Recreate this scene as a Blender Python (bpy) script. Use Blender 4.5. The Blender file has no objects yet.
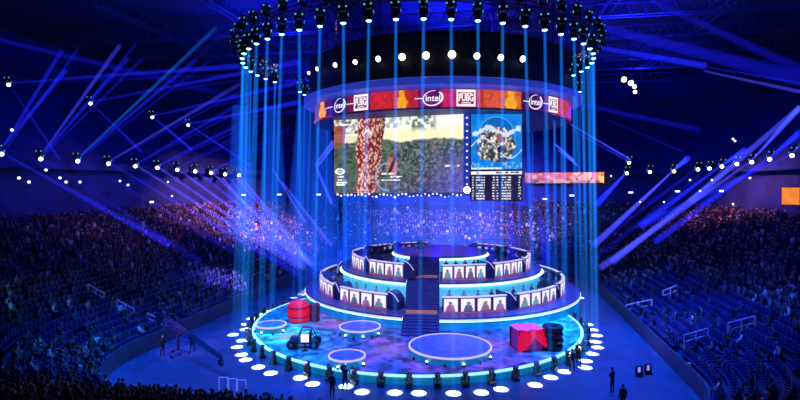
import bpy, bmesh, math, random
import numpy as np
from mathutils import Vector, Matrix
R = math.radians
rng = np.random.default_rng(7)
random.seed(7)
scene = bpy.context.scene
COL = scene.collection
F, HY, HC = 530.0, 183.0, 14.5          # focal length (px), horizon row, camera height (m)

# ------------------------------------------------------------------ camera
cam = bpy.data.cameras.new('camera'); co = bpy.data.objects.new('camera', cam); COL.objects.link(co)
co.location = (0, 0, HC); co.rotation_euler = (R(90), 0, 0)
cam.sensor_width = 36; cam.lens = F / 800 * 36; cam.shift_y = -(200 - HY) / 800
cam.clip_end = 600; cam.clip_start = 0.2
scene.camera = co
scene.view_settings.view_transform = 'Standard'
scene.view_settings.look = 'None'
scene.view_settings.exposure = .18
scene.cycles.use_denoising = True
scene.cycles.max_bounces = 4
scene.cycles.diffuse_bounces = 2
scene.cycles.transparent_max_bounces = 16
scene.cycles.sample_clamp_indirect = 3

def P(px, py, Y):
    return Vector(((px - 400) * Y / F, Y, HC - (py - HY) * Y / F))
def proj(p):
    return 400 + F * p[0] / p[1], HY + F * (HC - p[2]) / p[1]

# ------------------------------------------------------------------ materials
MATS = {}
def mat(name, base=(.5, .5, .5), rough=.5, metal=0., emit=None, es=0., noise=0., nscale=8., spec=.5):
    if name in MATS: return MATS[name]
    m = bpy.data.materials.new(name); m.use_nodes = True
    nt = m.node_tree; b = nt.nodes['Principled BSDF']
    b.inputs['Base Color'].default_value = (*base, 1); b.inputs['Roughness'].default_value = rough
    b.inputs['Metallic'].default_value = metal
    b.inputs['Specular IOR Level'].default_value = spec
    if emit:
        b.inputs['Emission Color'].default_value = (*emit, 1); b.inputs['Emission Strength'].default_value = es
    if noise:
        tc = nt.nodes.new('ShaderNodeTexCoord'); n = nt.nodes.new('ShaderNodeTexNoise')
        n.inputs['Scale'].default_value = nscale; n.inputs['Detail'].default_value = 4
        cr = nt.nodes.new('ShaderNodeValToRGB')
        cr.color_ramp.elements[0].position = .3; cr.color_ramp.elements[1].position = .7
        cr.color_ramp.elements[0].color = (*[c * (1 - noise) for c in base], 1)
        cr.color_ramp.elements[1].color = (*[min(1, c * (1 + noise)) for c in base], 1)
        nt.links.new(tc.outputs['Object'], n.inputs['Vector']); nt.links.new(n.outputs['Fac'], cr.inputs['Fac'])
        nt.links.new(cr.outputs['Color'], b.inputs['Base Color'])
    MATS[name] = m
    return m
def mat_attr(name, rough=.7, es=0., basek=1.):
    if name in MATS: return MATS[name]
    m = bpy.data.materials.new(name); m.use_nodes = True
    nt = m.node_tree; b = nt.nodes['Principled BSDF']
    a = nt.nodes.new('ShaderNodeAttribute'); a.attribute_name = 'Col'
    b.inputs['Roughness'].default_value = rough
    if basek > 0: nt.links.new(a.outputs['Color'], b.inputs['Base Color'])
    else: b.inputs['Base Color'].default_value = (.01, .01, .015, 1)
    if es:
        nt.links.new(a.outputs['Color'], b.inputs['Emission Color']); b.inputs['Emission Strength'].default_value = es
    MATS[name] = m
    return m
def mat_random(name, cols, rough=.8):
    """cloth whose colour differs from object to object"""
    if name in MATS: return MATS[name]
    m = bpy.data.materials.new(name); m.use_nodes = True
    nt = m.node_tree; b = nt.nodes['Principled BSDF']
    oi = nt.nodes.new('ShaderNodeObjectInfo'); cr = nt.nodes.new('ShaderNodeValToRGB')
    cr.color_ramp.interpolation = 'CONSTANT'
    for i, c in enumerate(cols):
        e = cr.color_ramp.elements[i] if i < 2 else cr.color_ramp.elements.new(i / len(cols))
        e.position = i / len(cols); e.color = (*c, 1)
    nt.links.new(oi.outputs['Random'], cr.inputs['Fac']); nt.links.new(cr.outputs['Color'], b.inputs['Base Color'])
    b.inputs['Roughness'].default_value = rough
    MATS[name] = m
    return m
def mat_beam(name, color, s, fade=0, low=.3):
    """glowing haze: a volume that gives light and hides nothing"""
    if name in MATS: return MATS[name]
    m = bpy.data.materials.new(name); m.use_nodes = True
    nt = m.node_tree; nt.nodes.remove(nt.nodes['Principled BSDF'])
    out = nt.nodes['Material Output']
    e = nt.nodes.new('ShaderNodeEmission'); e.inputs['Color'].default_value = (*color, 1); e.inputs['Strength'].default_value = s
    ab = nt.nodes.new('ShaderNodeVolumeAbsorption'); ab.inputs['Color'].default_value = (1, 1, 1, 1); ab.inputs['Density'].default_value = .0001
    ad = nt.nodes.new('ShaderNodeAddShader')
    if fade:
        tc = nt.nodes.new('ShaderNodeTexCoord'); le = nt.nodes.new('ShaderNodeVectorMath'); le.operation = 'LENGTH'
        mr = nt.nodes.new('ShaderNodeMapRange'); mr.interpolation_type = 'SMOOTHSTEP'
        mr.inputs['From Min'].default_value = 0; mr.inputs['From Max'].default_value = fade
        mr.inputs['To Min'].default_value = s; mr.inputs['To Max'].default_value = s * low
        nt.links.new(tc.outputs['Object'], le.inputs[0]); nt.links.new(le.outputs['Value'], mr.inputs['Value']); nt.links.new(mr.outputs[0], e.inputs['Strength'])
    nt.links.new(e.outputs[0], ad.inputs[0]); nt.links.new(ab.outputs[0], ad.inputs[1]); nt.links.new(ad.outputs[0], out.inputs['Volume'])
    MATS[name] = m
    return m

# ------------------------------------------------------------------ mesh building
class MB:
    def __init__(s): s.v = []; s.f = []; s.m = []; s.c = None
    def add(s, vs, fs, mi=0):
        b = len(s.v); s.v.extend(tuple(x) for x in vs); s.f.extend(tuple(b + i for i in f) for f in fs); s.m.extend([mi] * len(fs)); return s
    def box(s, c, d, rz=0, mi=0, taper=1.0):
        x, y, z = d[0] / 2, d[1] / 2, d[2] / 2; ca, sa = math.cos(rz), math.sin(rz); vs = []
        for k, (zz, t) in enumerate(((-z, 1), (z, taper))):
            for (a, b) in ((-x, -y), (x, -y), (x, y), (-x, y)):
                a *= t; b *= t
                vs.append((c[0] + a * ca - b * sa, c[1] + a * sa + b * ca, c[2] + zz))
        return s.add(vs, [(3, 2, 1, 0), (4, 5, 6, 7), (0, 1, 5, 4), (1, 2, 6, 5), (2, 3, 7, 6), (3, 0, 4, 7)], mi)
    def tube(s, p0, p1, r0, r1=None, n=8, mi=0, caps=True):
        p0, p1 = Vector(p0), Vector(p1); r1 = r0 if r1 is None else r1
        d = (p1 - p0).normalized(); a = d.orthogonal().normalized(); b = d.cross(a); vs = []
        for p, r in ((p0, r0), (p1, r1)):
            for i in range(n):
                t = 2 * math.pi * i / n; vs.append(p + a * (r * math.cos(t)) + b * (r * math.sin(t)))
        fs = [(i, (i + 1) % n, n + (i + 1) % n, n + i) for i in range(n)]
        if caps: fs += [tuple(range(n - 1, -1, -1)), tuple(range(n, 2 * n))]
        return s.add(vs, fs, mi)
    def path(s, pts, r, n=6, mi=0):
        for a, b in zip(pts, pts[1:]): s.tube(a, b, r, n=n, mi=mi)
        return s
    def lathe(s, c, prof, n=24, mi=0, axis=None, close=False):
        """prof: list of (radius, height); about +Z, or about axis"""
        c = Vector(c); vs = []
        q = Vector((0, 0, 1)).rotation_difference(Vector(axis).normalized()) if axis is not None else None
        for r, h in prof:
            for i in range(n):
                t = 2 * math.pi * i / n; p = Vector((r * math.cos(t), r * math.sin(t), h))
                if q: p = q @ p
                vs.append(c + p)
        k = len(prof); fs = []
        for j in range(k - 1 + (1 if close else 0)):
            j2 = (j + 1) % k
            fs += [(j * n + i, j * n + (i + 1) % n, j2 * n + (i + 1) % n, j2 * n + i) for i in range(n)]
        if not close: fs += [tuple(range(n - 1, -1, -1)), tuple(range((k - 1) * n, k * n))]
        return s.add(vs, fs, mi)
    def ball(s, c, r, n=12, k=8, mi=0):
        r = (r, r, r) if not hasattr(r, '__len__') else r
        vs = []; fs = []
        for j in range(1, k):
            ph = math.pi * j / k
            for i in range(n):
                t = 2 * math.pi * i / n
                vs.append((c[0] + r[0] * math.sin(ph) * math.cos(t), c[1] + r[1] * math.sin(ph) * math.sin(t), c[2] - r[2] * math.cos(ph)))
        b = len(vs); vs += [(c[0], c[1], c[2] - r[2]), (c[0], c[1], c[2] + r[2])]
        for j in range(k - 2): fs += [(j * n + i, j * n + (i + 1) % n, (j + 1) * n + (i + 1) % n, (j + 1) * n + i) for i in range(n)]
        fs += [(b, (i + 1) % n, i) for i in range(n)] + [(b + 1, (k - 2) * n + i, (k - 2) * n + (i + 1) % n) for i in range(n)]
        return s.add(vs, fs, mi)
    def prism(s, outline, z0, z1, mi=0):
        n = len(outline)
        vs = [(x, y, z0) for x, y in outline] + [(x, y, z1) for x, y in outline]
        fs = [tuple(range(n - 1, -1, -1)), tuple(range(n, 2 * n))] + [(i, (i + 1) % n, n + (i + 1) % n, n + i) for i in range(n)]
        return s.add(vs, fs, mi)
    def arcwall(s, c, r0, r1, a0, a1, z0, z1, n=12, mi=0, zf=None):
        """curved slab between radii r0<r1 and angles a0..a1 (degrees); zf(t) gives the top height"""
        vs = []
        for i in range(n + 1):
            t = i / n; a = R(a0 + (a1 - a0) * t); top = zf(t) if zf else z1
            for r, z in ((r0, z0), (r1, z0), (r1, top), (r0, top)):
                vs.append((c[0] + r * math.cos(a), c[1] + r * math.sin(a), z))
        fs = []
        for i in range(n):
            for k in range(4): fs.append((i * 4 + k, i * 4 + (k + 1) % 4, (i + 1) * 4 + (k + 1) % 4, (i + 1) * 4 + k))
        fs += [(0, 1, 2, 3), (4 * n + 3, 4 * n + 2, 4 * n + 1, 4 * n)]
        return s.add(vs, fs, mi)
    def build(s, name, mats, parent=None, loc=None, smooth=False, fix=True):
        mats = mats if isinstance(mats, (list, tuple)) else [mats]
        off = Vector(loc) if loc is not None else (wloc(parent) if parent is not None else Vector((0, 0, 0)))
        me = bpy.data.meshes.new(name)
        me.from_pydata([(x - off.x, y - off.y, z - off.z) for x, y, z in s.v], [], s.f)
        for m in mats: me.materials.append(m)
        if len(mats) > 1: me.polygons.foreach_set('material_index', s.m)
        if smooth: me.polygons.foreach_set('use_smooth', [True] * len(me.polygons))
        if s.c is not None:
            at = me.color_attributes.new('Col', 'FLOAT_COLOR', 'POINT')
            at.data.foreach_set('color', np.concatenate([np.asarray(s.c, np.float32), np.ones((len(s.c), 1), np.float32)], 1).ravel())
        if fix:
            bm = bmesh.new(); bm.from_mesh(me); bmesh.ops.recalc_face_normals(bm, faces=bm.faces); bm.to_mesh(me); bm.free()
        o = bpy.data.objects.new(name, me); COL.objects.link(o)
        if parent is not None:
            o.parent = parent; o.location = off - wloc(parent)
        else: o.location = off
        return o
def wloc(o):
    p = Vector((0, 0, 0))
    while o is not None: p += o.location; o = o.parent
    return p
def tag(o, label=None, cat=None, group=None, kind=None):
    if label: o['label'] = label
    if cat: o['category'] = cat
    if group: o['group'] = group
    if kind: o['kind'] = kind
    return o
def thing(name, loc, label, cat, group=None, rz=0):
    o = bpy.data.objects.new(name, None); COL.objects.link(o); o.empty_display_size = .2
    o.location = loc; o.rotation_euler = (0, 0, rz)
    return tag(o, label, cat, group)
def copy_tree(o, parent=None):
    c = o.copy(); COL.objects.link(c)
    if parent is not None: c.parent = parent
    for ch in list(o.children): copy_tree(ch, c)
    return c

def srgb(r, g, b):
    f = lambda c: (c / 255 / 12.92) if c / 255 <= .04045 else ((c / 255 + .055) / 1.055) ** 2.4
    return (f(r), f(g), f(b))
# value noise for the painted pictures
def vnoise(x, y, seed=0):
    xi, yi = np.floor(x).astype(int), np.floor(y).astype(int); xf, yf = x - xi, y - yi
    def h(a, b):
        n = (a * 374761393 + b * 668265263 + seed * 974634777) & 0x7fffffff
        n = ((n ^ (n >> 13)) * 1274126177) & 0x7fffffff
        return ((n ^ (n >> 16)) & 0xffff) / 65535.
    u, v = xf * xf * (3 - 2 * xf), yf * yf * (3 - 2 * yf)
    return (h(xi, yi) * (1 - u) + h(xi + 1, yi) * u) * (1 - v) + (h(xi, yi + 1) * (1 - u) + h(xi + 1, yi + 1) * u) * v
def fbm(x, y, seed=0, o=3):
    t = 0; a = .5; s = 0
    for i in range(o): t = t + a * vnoise(x * 2 ** i, y * 2 ** i, seed + i); s += a; a *= .5
    return t / s

# ------------------------------------------------------------------ the bowl in plan
AX = R(10); BO = (1.65, 54.0)
ca, sa = math.cos(AX), math.sin(AX)
def B(u, v, z=0.): return Vector((BO[0] + u * ca + v * sa, BO[1] - u * sa + v * ca, z))
def Binv(x, y):
    dx, dy = x - BO[0], y - BO[1]; return dx * ca - dy * sa, dx * sa + dy * ca
HU, V0, V1, RC = 21.5, -24.5, 40.0, 10.0
VC, HV = (V0 + V1) / 2, (V1 - V0) / 2
def sd(u, v):
    qx, qy = abs(u) - HU + RC, abs(v - VC) - HV + RC
    return math.hypot(max(qx, 0), max(qy, 0)) + min(max(qx, qy), 0) - RC
ROW, RISE, Z0, NR = .85, .315, 1.2, 28
TS = RISE / ROW
def terr_z(d): return Z0 + TS * d
def base_path():
    """counter-clockwise from the front middle: (centre u, centre v, normal u, normal v) with the inner edge at centre + RC*normal on corners"""
    L = []
    def line(a, b, n, step=2.0):
        k = max(1, int(math.hypot(b[0] - a[0], b[1] - a[1]) / step))
        for i in range(k): t = i / k; L.append((a[0] + (b[0] - a[0]) * t, a[1] + (b[1] - a[1]) * t, *n))
    def arc(c, a0, a1):
        for i in range(12):
            a = R(a0 + (a1 - a0) * i / 12); n = (math.cos(a), math.sin(a)); L.append((c[0] + RC * n[0], c[1] + RC * n[1], *n))
    line((0, V0), (HU - RC, V0), (0, -1)); arc((HU - RC, V0 + RC), -90, 0)
    line((HU, V0 + RC), (HU, V1 - RC), (1, 0)); arc((HU - RC, V1 - RC), 0, 90)
    line((HU - RC, V1), (-HU + RC, V1), (0, 1)); arc((-HU + RC, V1 - RC), 90, 180)
    line((-HU, V1 - RC), (-HU, V0 + RC), (-1, 0)); arc((-HU + RC, V0 + RC), 180, 270)
    line((-HU + RC, V0), (0, V0), (0, -1)); L.append((0, V0, 0, -1))
    return L
BP = base_path()
iR = next(i for i, p in enumerate(BP) if p[2] > .70 and p[3] > .70)
iL = next(i for i, p in enumerate(BP) if p[2] < -.70 and p[3] > .70 - .08 and i > iR + 5)
SECT = {'right': BP[:iR + 1], 'back': BP[iR:iL + 1], 'left': BP[iL:]}
def trimfront(L, vmin): return [p for p in L if p[1] >= vmin]
def strip(L, prof, name, m, smooth=False):
    mb = MB(); k = len(prof)
    for (u, v, nu, nv) in L:
        for d, z in prof: mb.v.append(tuple(B(u + nu * d, v + nv * d, z)))
    for i in range(len(L) - 1):
        for j in range(k - 1): mb.f.append((i * k + j, (i + 1) * k + j, (i + 1) * k + j + 1, i * k + j + 1)); mb.m.append(0)
    o = mb.build(name, m, smooth=smooth); tag(o, kind='structure'); return o
def ray_bowl(px, d):
    """ground-plan point of the sight line through column px on the ring at distance d behind the inner edge"""
    k = (px - 400) / F; Y = 45.
    while Y < 200:
        if sd(*Binv(k * Y, Y)) > d: return Y
        Y += .05
    return 120.
def ray_terr(px, py):
    Y = 26.
    while Y < 170:
        p = P(px, py, Y); d = sd(*Binv(p.x, p.y))
        if d > 0 and terr_z(d) > p.z: return p
        Y += .05
    return P(px, py, 60)
def inward(x, y):
    u, v = Binv(x, y); e = .1
    gu, gv = sd(u + e, v) - sd(u - e, v), sd(u, v + e) - sd(u, v - e)
    w = B(-gu, -gv) - B(0, 0); return w.normalized()

# ------------------------------------------------------------------ setting
M_floor = mat('floor_screed', (.035, .055, .105), .36, noise=.35, nscale=.6)
M_terr = mat('terrace_concrete', (.016, .02, .06), .8, noise=.4, nscale=.5)
M_wall = mat('dark_wall', (.02, .03, .18), .85, noise=.4, nscale=.3)
M_ceil = mat('ceiling_black', (.02, .024, .07), .9, noise=.5, nscale=.12)
M_board = mat('board_blue', (.03, .04, .10), .6, noise=.3, nscale=1.)
fl = MB().box((4, 70, -.15), (190, 190, .3)).build('floor', M_floor); tag(fl, kind='structure')
prof = [(0, 0), (0, Z0)]
for k in range(NR): prof += [(k * ROW + .0001, Z0 + k * RISE), ((k + 1) * ROW, Z0 + k * RISE)]
prof = prof[1:] if False else prof
for nm, L in SECT.items():
    strip(L, prof, 'terrace_' + nm, M_terr)
    strip(L, [(-.06, 0), (-.06, Z0 + .25), (.06, Z0 + .25), (.06, Z0)], 'trim_' + nm, M_board)
D0 = NR * ROW
wp = [(D0, terr_z(D0) - RISE), (D0 + .3, terr_z(D0)), (D0 + .3, 16.2), (D0 - 1.2, 16.2), (D0 - 1.2, 17.2), (D0 - 1., 17.2)]
for k in range(14): wp += [(D0 - .8 + k * 1.5, 17.2 + k * 1.05), (D0 + .7 + k * 1.5, 17.2 + k * 1.05)]
wp += [(D0 + 21, 33.5), (D0 + 21, 40)]
for nm, L in SECT.items():
    strip(trimfront(L, -13 if nm != 'back' else -99), wp, 'wall_' + nm, M_wall)
ce = MB().box((10, 100, 38.2), (190, 150, .4)).build('ceiling', M_ceil); tag(ce, kind='structure')

# ------------------------------------------------------------------ lights
def spot(name, loc, target, power, color, angle, blend=.5, size=.3):
    l = bpy.data.lights.new(name, 'SPOT'); l.energy = power; l.color = color; l.spot_size = R(angle); l.spot_blend = blend; l.shadow_soft_size = size
    o = bpy.data.objects.new(name, l); COL.objects.link(o); o.location = loc
    o.rotation_euler = (Vector(target) - Vector(loc)).to_track_quat('-Z', 'Y').to_euler(); return o
def point(name, loc, power, color, size=.5):
    l = bpy.data.lights.new(name, 'POINT'); l.energy = power; l.color = color; l.shadow_soft_size = size
    o = bpy.data.objects.new(name, l); COL.objects.link(o); o.location = loc; return o
BLUE = (.0, .11, 1.); CYAN = (.05, .55, 1.); LAV = (.35, .3, 1.); PINK = (1., .36, .55)
w = bpy.data.worlds.new('arena_dark'); scene.world = w; w.use_nodes = True
w.node_tree.nodes['Background'].inputs[0].default_value = (.012, .02, .5, 1)
w.node_tree.nodes['Background'].inputs[1].default_value = .04

# ------------------------------------------------------------------ beams
beam_n = [0]
def beam(p0, p1, r0, r1, m, label, group, n=10):
    p0, p1 = Vector(p0), Vector(p1)
    o = MB().tube(p0, p1, r0, r1, n=n).build('light_shaft', m, loc=p0)
    return tag(o, label, 'light beam', group, 'thing')

# ------------------------------------------------------------------ fixtures
M_black = mat('fixture_black', (.012, .013, .018), .45)
M_lens = mat('lens_cyan', (.02, .05, .06), .2, emit=(.35, .95, 1.), es=5)
M_lensw = mat('lens_white', (.05, .05, .06), .2, emit=(.8, .9, 1.), es=6)
M_warm = mat('lens_warm', (.06, .05, .04), .2, emit=(1., .82, .62), es=7)
M_glint = mat('glint_cyan', (.02, .03, .03), .3, emit=(.10, .60, .75), es=.8)  # teal emission for glints painted onto the fixtures
def moving_light(loc, aim, label, group, lens, s=1.0):
    """hangs below loc: base box, yoke, head pointing along aim, lens"""
    t = thing('moving_light', loc, label, 'stage light', group)
    x, y, z = loc; aim = Vector(aim).normalized(); piv = Vector((x, y, z - .75 * s))
    MB().box((x, y, z - .13 * s), (.5 * s, .38 * s, .26 * s)).box((x, y, z + .06 * s), (.12 * s, .3 * s, .16 * s)).build('base', M_black, t)
    U_ = [(-.31, -.78), (-.23, -.78), (-.23, -.33), (.23, -.33), (.23, -.78), (.31, -.78), (.31, -.24), (-.31, -.24)]
    yv = [(x + a * s, y + e * .1 * s, z + b * s) for e in (-1, 1) for a, b in U_]
    yf = [(i, (i + 1) % 8, 8 + (i + 1) % 8, 8 + i) for i in range(8)] + [(0, 1, 2, 7), (2, 3, 6, 7), (3, 4, 5, 6), (15, 10, 9, 8), (15, 14, 11, 10), (14, 13, 12, 11)]
    MB().add(yv, yf).build('yoke', M_black, t)
    MB().lathe(piv - aim * .3 * s, [(.12 * s, 0), (.2 * s, .06 * s), (.2 * s, .35 * s), (.17 * s, .5 * s), (.19 * s, .62 * s)], 12, axis=aim).build('head', M_black, t)
    MB().lathe(piv + aim * .31 * s, [(.18 * s, 0), (.16 * s, .05 * s), (.09 * s, .09 * s)], 12, axis=aim).build('lens', lens, t)
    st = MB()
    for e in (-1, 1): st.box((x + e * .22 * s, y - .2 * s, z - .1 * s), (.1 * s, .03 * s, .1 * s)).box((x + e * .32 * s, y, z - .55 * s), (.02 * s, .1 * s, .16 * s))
    st.build('painted_glint', M_glint, t)  # glowing tabs that stand in for teal reflections on the body
    return t

# ring of moving lights over the stage
C1 = (1.65, 54.0); R1 = 17.0; ZR = 26.2
TC = (5.0, 66.0)
M_vb = mat_beam('beam_vertical', (.01, .23, 1.), 1.5, 24, .24)
M_vb2 = mat_beam('beam_vertical_deep', (.006, .16, 1.), 1.1, 26, .3)
ring_pos = []
n1 = 55
for i in range(n1):
    a = -90 + 360 / n1 * i
    a = (a + 180) % 360 - 180
    if -195 < a - 0 and (a < 22 or a > 158):  # front and both flanks
        ring_pos.append((C1[0] + R1 * math.cos(R(a)), C1[1] + R1 * math.sin(R(a)), 1))
for a in list(range(2, 60, 7)) + list(range(122, 184, 7)):
    ring_pos.append((TC[0] + 17.6 * math.cos(R(a)), TC[1] + 17.6 * math.sin(R(a)), 2))
first = None
for (x, y, k) in ring_pos:
    lab = 'black moving light with cyan lens hanging from the ring truss over the stage'
    if first is None:
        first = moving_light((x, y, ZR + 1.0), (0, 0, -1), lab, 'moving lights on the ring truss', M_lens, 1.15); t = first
    else:
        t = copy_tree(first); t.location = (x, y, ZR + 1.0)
    t.rotation_euler.z = random.uniform(-.5, .5)
    jx, jy = random.uniform(-.5, .5), random.uniform(-.3, .3)
    dx, dy = x - C1[0], y - C1[1]
    tx, ty = x + dx * .03 + jx, y + dy * .03 + jy
    beam((x, y, ZR - .25), (tx, ty, .02), (.12), .19, M_vb if k == 1 else M_vb2, 'thin cyan light beam dropping from the ring truss to the floor', 'vertical light beams', 10)
    spot('ring_spot', (x, y, ZR - .5), (tx, ty, 0), 1.5e6 if k == 1 else 1.0e6, (1., .92, .82), 2.45, .25, .02)
up0 = None  # upper row of fixtures added to carry more of the painted glints
for i in range(0, 36):
    a = -90 + 6.55 * (i - 17.5)
    loc = (C1[0] + (R1 + .75) * math.cos(R(a)), C1[1] + (R1 + .75) * math.sin(R(a)), ZR + 2.05)
    if up0 is None: up0 = t = moving_light(loc, (.5, -.6, -.5), 'added unlit black moving light clamped outside the ring truss above a lit one', 'added unlit moving lights on the ring truss', M_black, 1.0); MB().tube(Vector(loc) + Vector((0, 0, -.1)), Vector(loc) + Vector((0, .6, -.25)), .06, n=5).build('mount_clamp', M_black, t)
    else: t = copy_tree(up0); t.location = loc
    t.rotation_euler.z = random.uniform(-.8, .8)
# truss ring
def truss_ring(c, r, z, a0, a1, name, label):
    t = thing(name, (c[0], c[1] + r * math.sin(R((a0 + a1) / 2)), z), label, 'truss')
    for j, (dr, dz) in enumerate(((-.35, 0), (.35, 0), (-.35, .7), (.35, .7))):
        mb = MB(); pts = [(c[0] + (r + dr) * math.cos(R(a)), c[1] + (r + dr) * math.sin(R(a)), z + dz) for a in np.linspace(a0, a1, 60)]
        mb.path(pts, .05, 5); mb.build('chord', M_black, t)
    mb = MB()
    k = int((a1 - a0) / 3)
    for i in range(k):
        a, b = R(a0 + (a1 - a0) * i / k), R(a0 + (a1 - a0) * (i + 1) / k)
        for (q, zq), (w_, zw) in (((-.35, 0), (-.35, .7)), ((.35, .7), (.35, 0)), ((-.35, 0), (.35, 0))):
            mb.tube((c[0] + (r + q) * math.cos(a), c[1] + (r + q) * math.sin(a), z + zq), (c[0] + (r + w_) * math.cos(b), c[1] + (r + w_) * math.sin(b), z + zw), .03, n=4)
    mb.build('lacing', M_black, t)
truss_ring(C1, R1, ZR + 1.15, -200, 20, 'ring_truss', 'dark curved truss carrying the lights round the front of the stage')
truss_ring(TC, 17.6, ZR + 1.15, 0, 60, 'ring_truss', 'dark curved truss behind the drum on the side of the orange ribbon')
truss_ring(TC, 17.6, ZR + 1.15, 120, 185, 'ring_truss', 'dark curved truss behind the drum on the side of the camera crane')

# ------------------------------------------------------------------ round stage
M_rim = mat('rim_light', (.3, .5, .6), .3, emit=(.35, .80, 1.), es=1.0)
M_skirt = mat('skirt_cyan', (.03, .2, .3), .4, emit=(.0, .24, .55), es=.4, noise=.3, nscale=1.5)
M_violet = mat('rim_violet', (.4, .2, .5), .4, emit=(.72, .55, 1.), es=.75)
M_deck = mat('deck_dark', (.03, .03, .07), .4, noise=.3, nscale=3)
RS, ZS = 16.1, .7
stage = thing('round_stage', (C1[0], C1[1], 0), 'large round stage with patterned deck and glowing cyan edge in the middle of the floor', 'stage')
MB().lathe((*C1, 0), [(RS - .1, 0), (RS - .1, ZS - .12)], 128).build('skirt', M_skirt, stage)
MB().lathe((*C1, 0), [(RS - .25, ZS - .12), (RS + .02, ZS - .12), (RS + .02, ZS), (RS - .12, ZS + .03), (RS - .25, ZS)], 128, close=True).build('edge_light', M_rim, stage)
nr, na = 90, 300
rr = np.linspace(0.01, RS - .12, nr); aa = np.linspace(0, 2 * np.pi, na, endpoint=False)
RR, AA = np.meshgrid(rr, aa, indexing='ij')
X, Y_ = RR * np.cos(AA), RR * np.sin(AA)
mb = MB(); mb.v = [(C1[0] + a, C1[1] + b, ZS) for a, b in zip(X.ravel(), Y_.ravel())]
mb.f = [(i * na + j, i * na + (j + 1) % na, (i + 1) * na + (j + 1) % na, (i + 1) * na + j) for i in range(nr - 1) for j in range(na)]; mb.m = [0] * len(mb.f)
g = fbm(X * 1.7 + 50, Y_ * 1.7 + 50, 3, 4); g2 = fbm(X * .35 + 20, Y_ * .35 + 20, 9, 2)
teal = np.array([.0, .30, .26]); purp = np.array([.24, .07, .20]); blue = np.array([.03, .06, .17])
wl = np.clip((-X - 5.5) / 4, 0, 1) + np.clip((X - 8.5) / 3, 0, 1); wl = np.clip(wl, 0, 1)[..., None]
wp_ = np.clip((g2 - .42) * 5, 0, 1)[..., None]
c = (blue * (1 - wp_) + purp * wp_) * (1 - wl) + teal * wl
ring_ = (np.sin(np.hypot(X - 11.0, Y_ + 5.5) * 4.2) > .75) & (X > 8)
g3 = fbm(X * 5 + 90, Y_ * 5 + 90, 13, 2); c = c * (.12 + 1.5 * np.clip((g - .3) * 2.2, 0, 1.2)[..., None]) * (.45 + 1.1 * g3[..., None]); c[ring_] = c[ring_] * 1.5 + np.array([.0, .08, .10])
for (qx, qy, qr, qc) in ((-11.5, -6.5, 1.4, (.5, .16, .05)), (-8.5, -2.0, 1.7, (.55, .03, .08)), (-9.5, 1.6, 1.2, (.45, .04, .2)), (5.5, -8.5, 1.6, (.35, .06, .10)), (-2.5, -10.2, 1.6, (.25, .10, .12))):
    k = np.exp(-((X - qx) ** 2 + ((Y_ - qy) * 1.3) ** 2) / qr ** 2)[..., None]; c = c * (1 - k) + np.array(qc) * k  # soft red and orange patches mixed into the deck colour
mb.c = np.clip(c * 1.5, 0, 1).reshape(-1, 3)
mb.build('deck', mat_attr('deck_pattern', .45), stage, fix=False)

def low_disc(px, py, zc_r, label, h=.6, lamps=6):
    Y = F * (HC - ZS - h) / (py - HY); x = (px - 400) * Y / F; r = zc_r
    t = thing('round_podium', (x, Y, ZS), label, 'podium')
    MB().lathe((x, Y, ZS), [(r - .08, 0), (r - .08, h - .1)], 48).build('skirt', M_skirt, t)
    MB().lathe((x, Y, ZS), [(r - .08, h - .1), (r - .08, h - .02)], 48).build('top', mat('podium_top', (.07, .11, .42), .4, noise=.4, nscale=2.), t)
    MB().lathe((x, Y, ZS), [(r - .1, h - .1), (r + .03, h - .1), (r + .03, h + .02), (r - .1, h + .02)], 64, close=True).build('rim_light', M_violet, t)
    for i in range(lamps):
        a = R(-150 + 120 * i / max(1, lamps - 1))
        q = (x + (r + .12) * math.cos(a), Y + (r + .12) * math.sin(a), ZS + .18)
        f = MB().box((q[0], q[1], ZS + .09), (.18, .18, .18)).build('lamp_box', M_black, t)
        if i % 2 == 1: MB().ball(q, .1, 8, 6).build('lamp', M_lensw, f)
    return (x, Y)
low_disc(450, 345, 3.35, 'largest round podium with violet edge at the front centre of the stage deck')
low_disc(360, 326, 1.9, 'middle-sized round podium below the curved desks with four portrait panels')
low_disc(347, 355, 1.42, 'small round podium closest to the stage edge by the standing camera operator', lamps=4)
low_disc(271, 324, 1.4, 'small round podium beside the red bundle on the teal deck', lamps=4)
low_disc(515, 314, 1.55, 'small round podium half hidden behind the red-covered crate', lamps=4)

# floor moving heads round the stage edge
proto = None
for i in range(34):
    a = -205 + 230 * i / 33
    x, y = C1[0] + (RS + .45) * math.cos(R(a)), C1[1] + (RS + .45) * math.sin(R(a))
    if proto is None:
        proto = t = thing('floor_light', (x, y, 0), 'black floor light standing on the arena floor against the stage skirt', 'stage light', 'floor lights round the stage')
        MB().box((x, y, .14), (.5, .42, .28)).build('base', M_black, t)
        yk = MB()
        U_ = [(-.30, .27), (.30, .27), (.30, .75), (.23, .75), (.23, .34), (-.23, .34), (-.23, .75), (-.30, .75)]
        yk.add([(x + a_, y + e * .09, b_) for e in (-1, 1) for a_, b_ in U_], [(i_, (i_ + 1) % 8, 8 + (i_ + 1) % 8, 8 + i_) for i_ in range(8)] + [(0, 1, 4, 5), (1, 2, 3, 4), (0, 5, 6, 7), (13, 12, 9, 8), (12, 11, 10, 9), (15, 14, 13, 8)])
        yk.build('yoke', M_black, t)
        MB().lathe((x, y, .42), [(.13, 0), (.2, .08), (.2, .45), (.24, .62), (.17, .66)], 12).build('head', M_black, t)
    else: t = copy_tree(proto); t.location = (x, y, 0)
    t.rotation_euler.z = R(a + 90)

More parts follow.
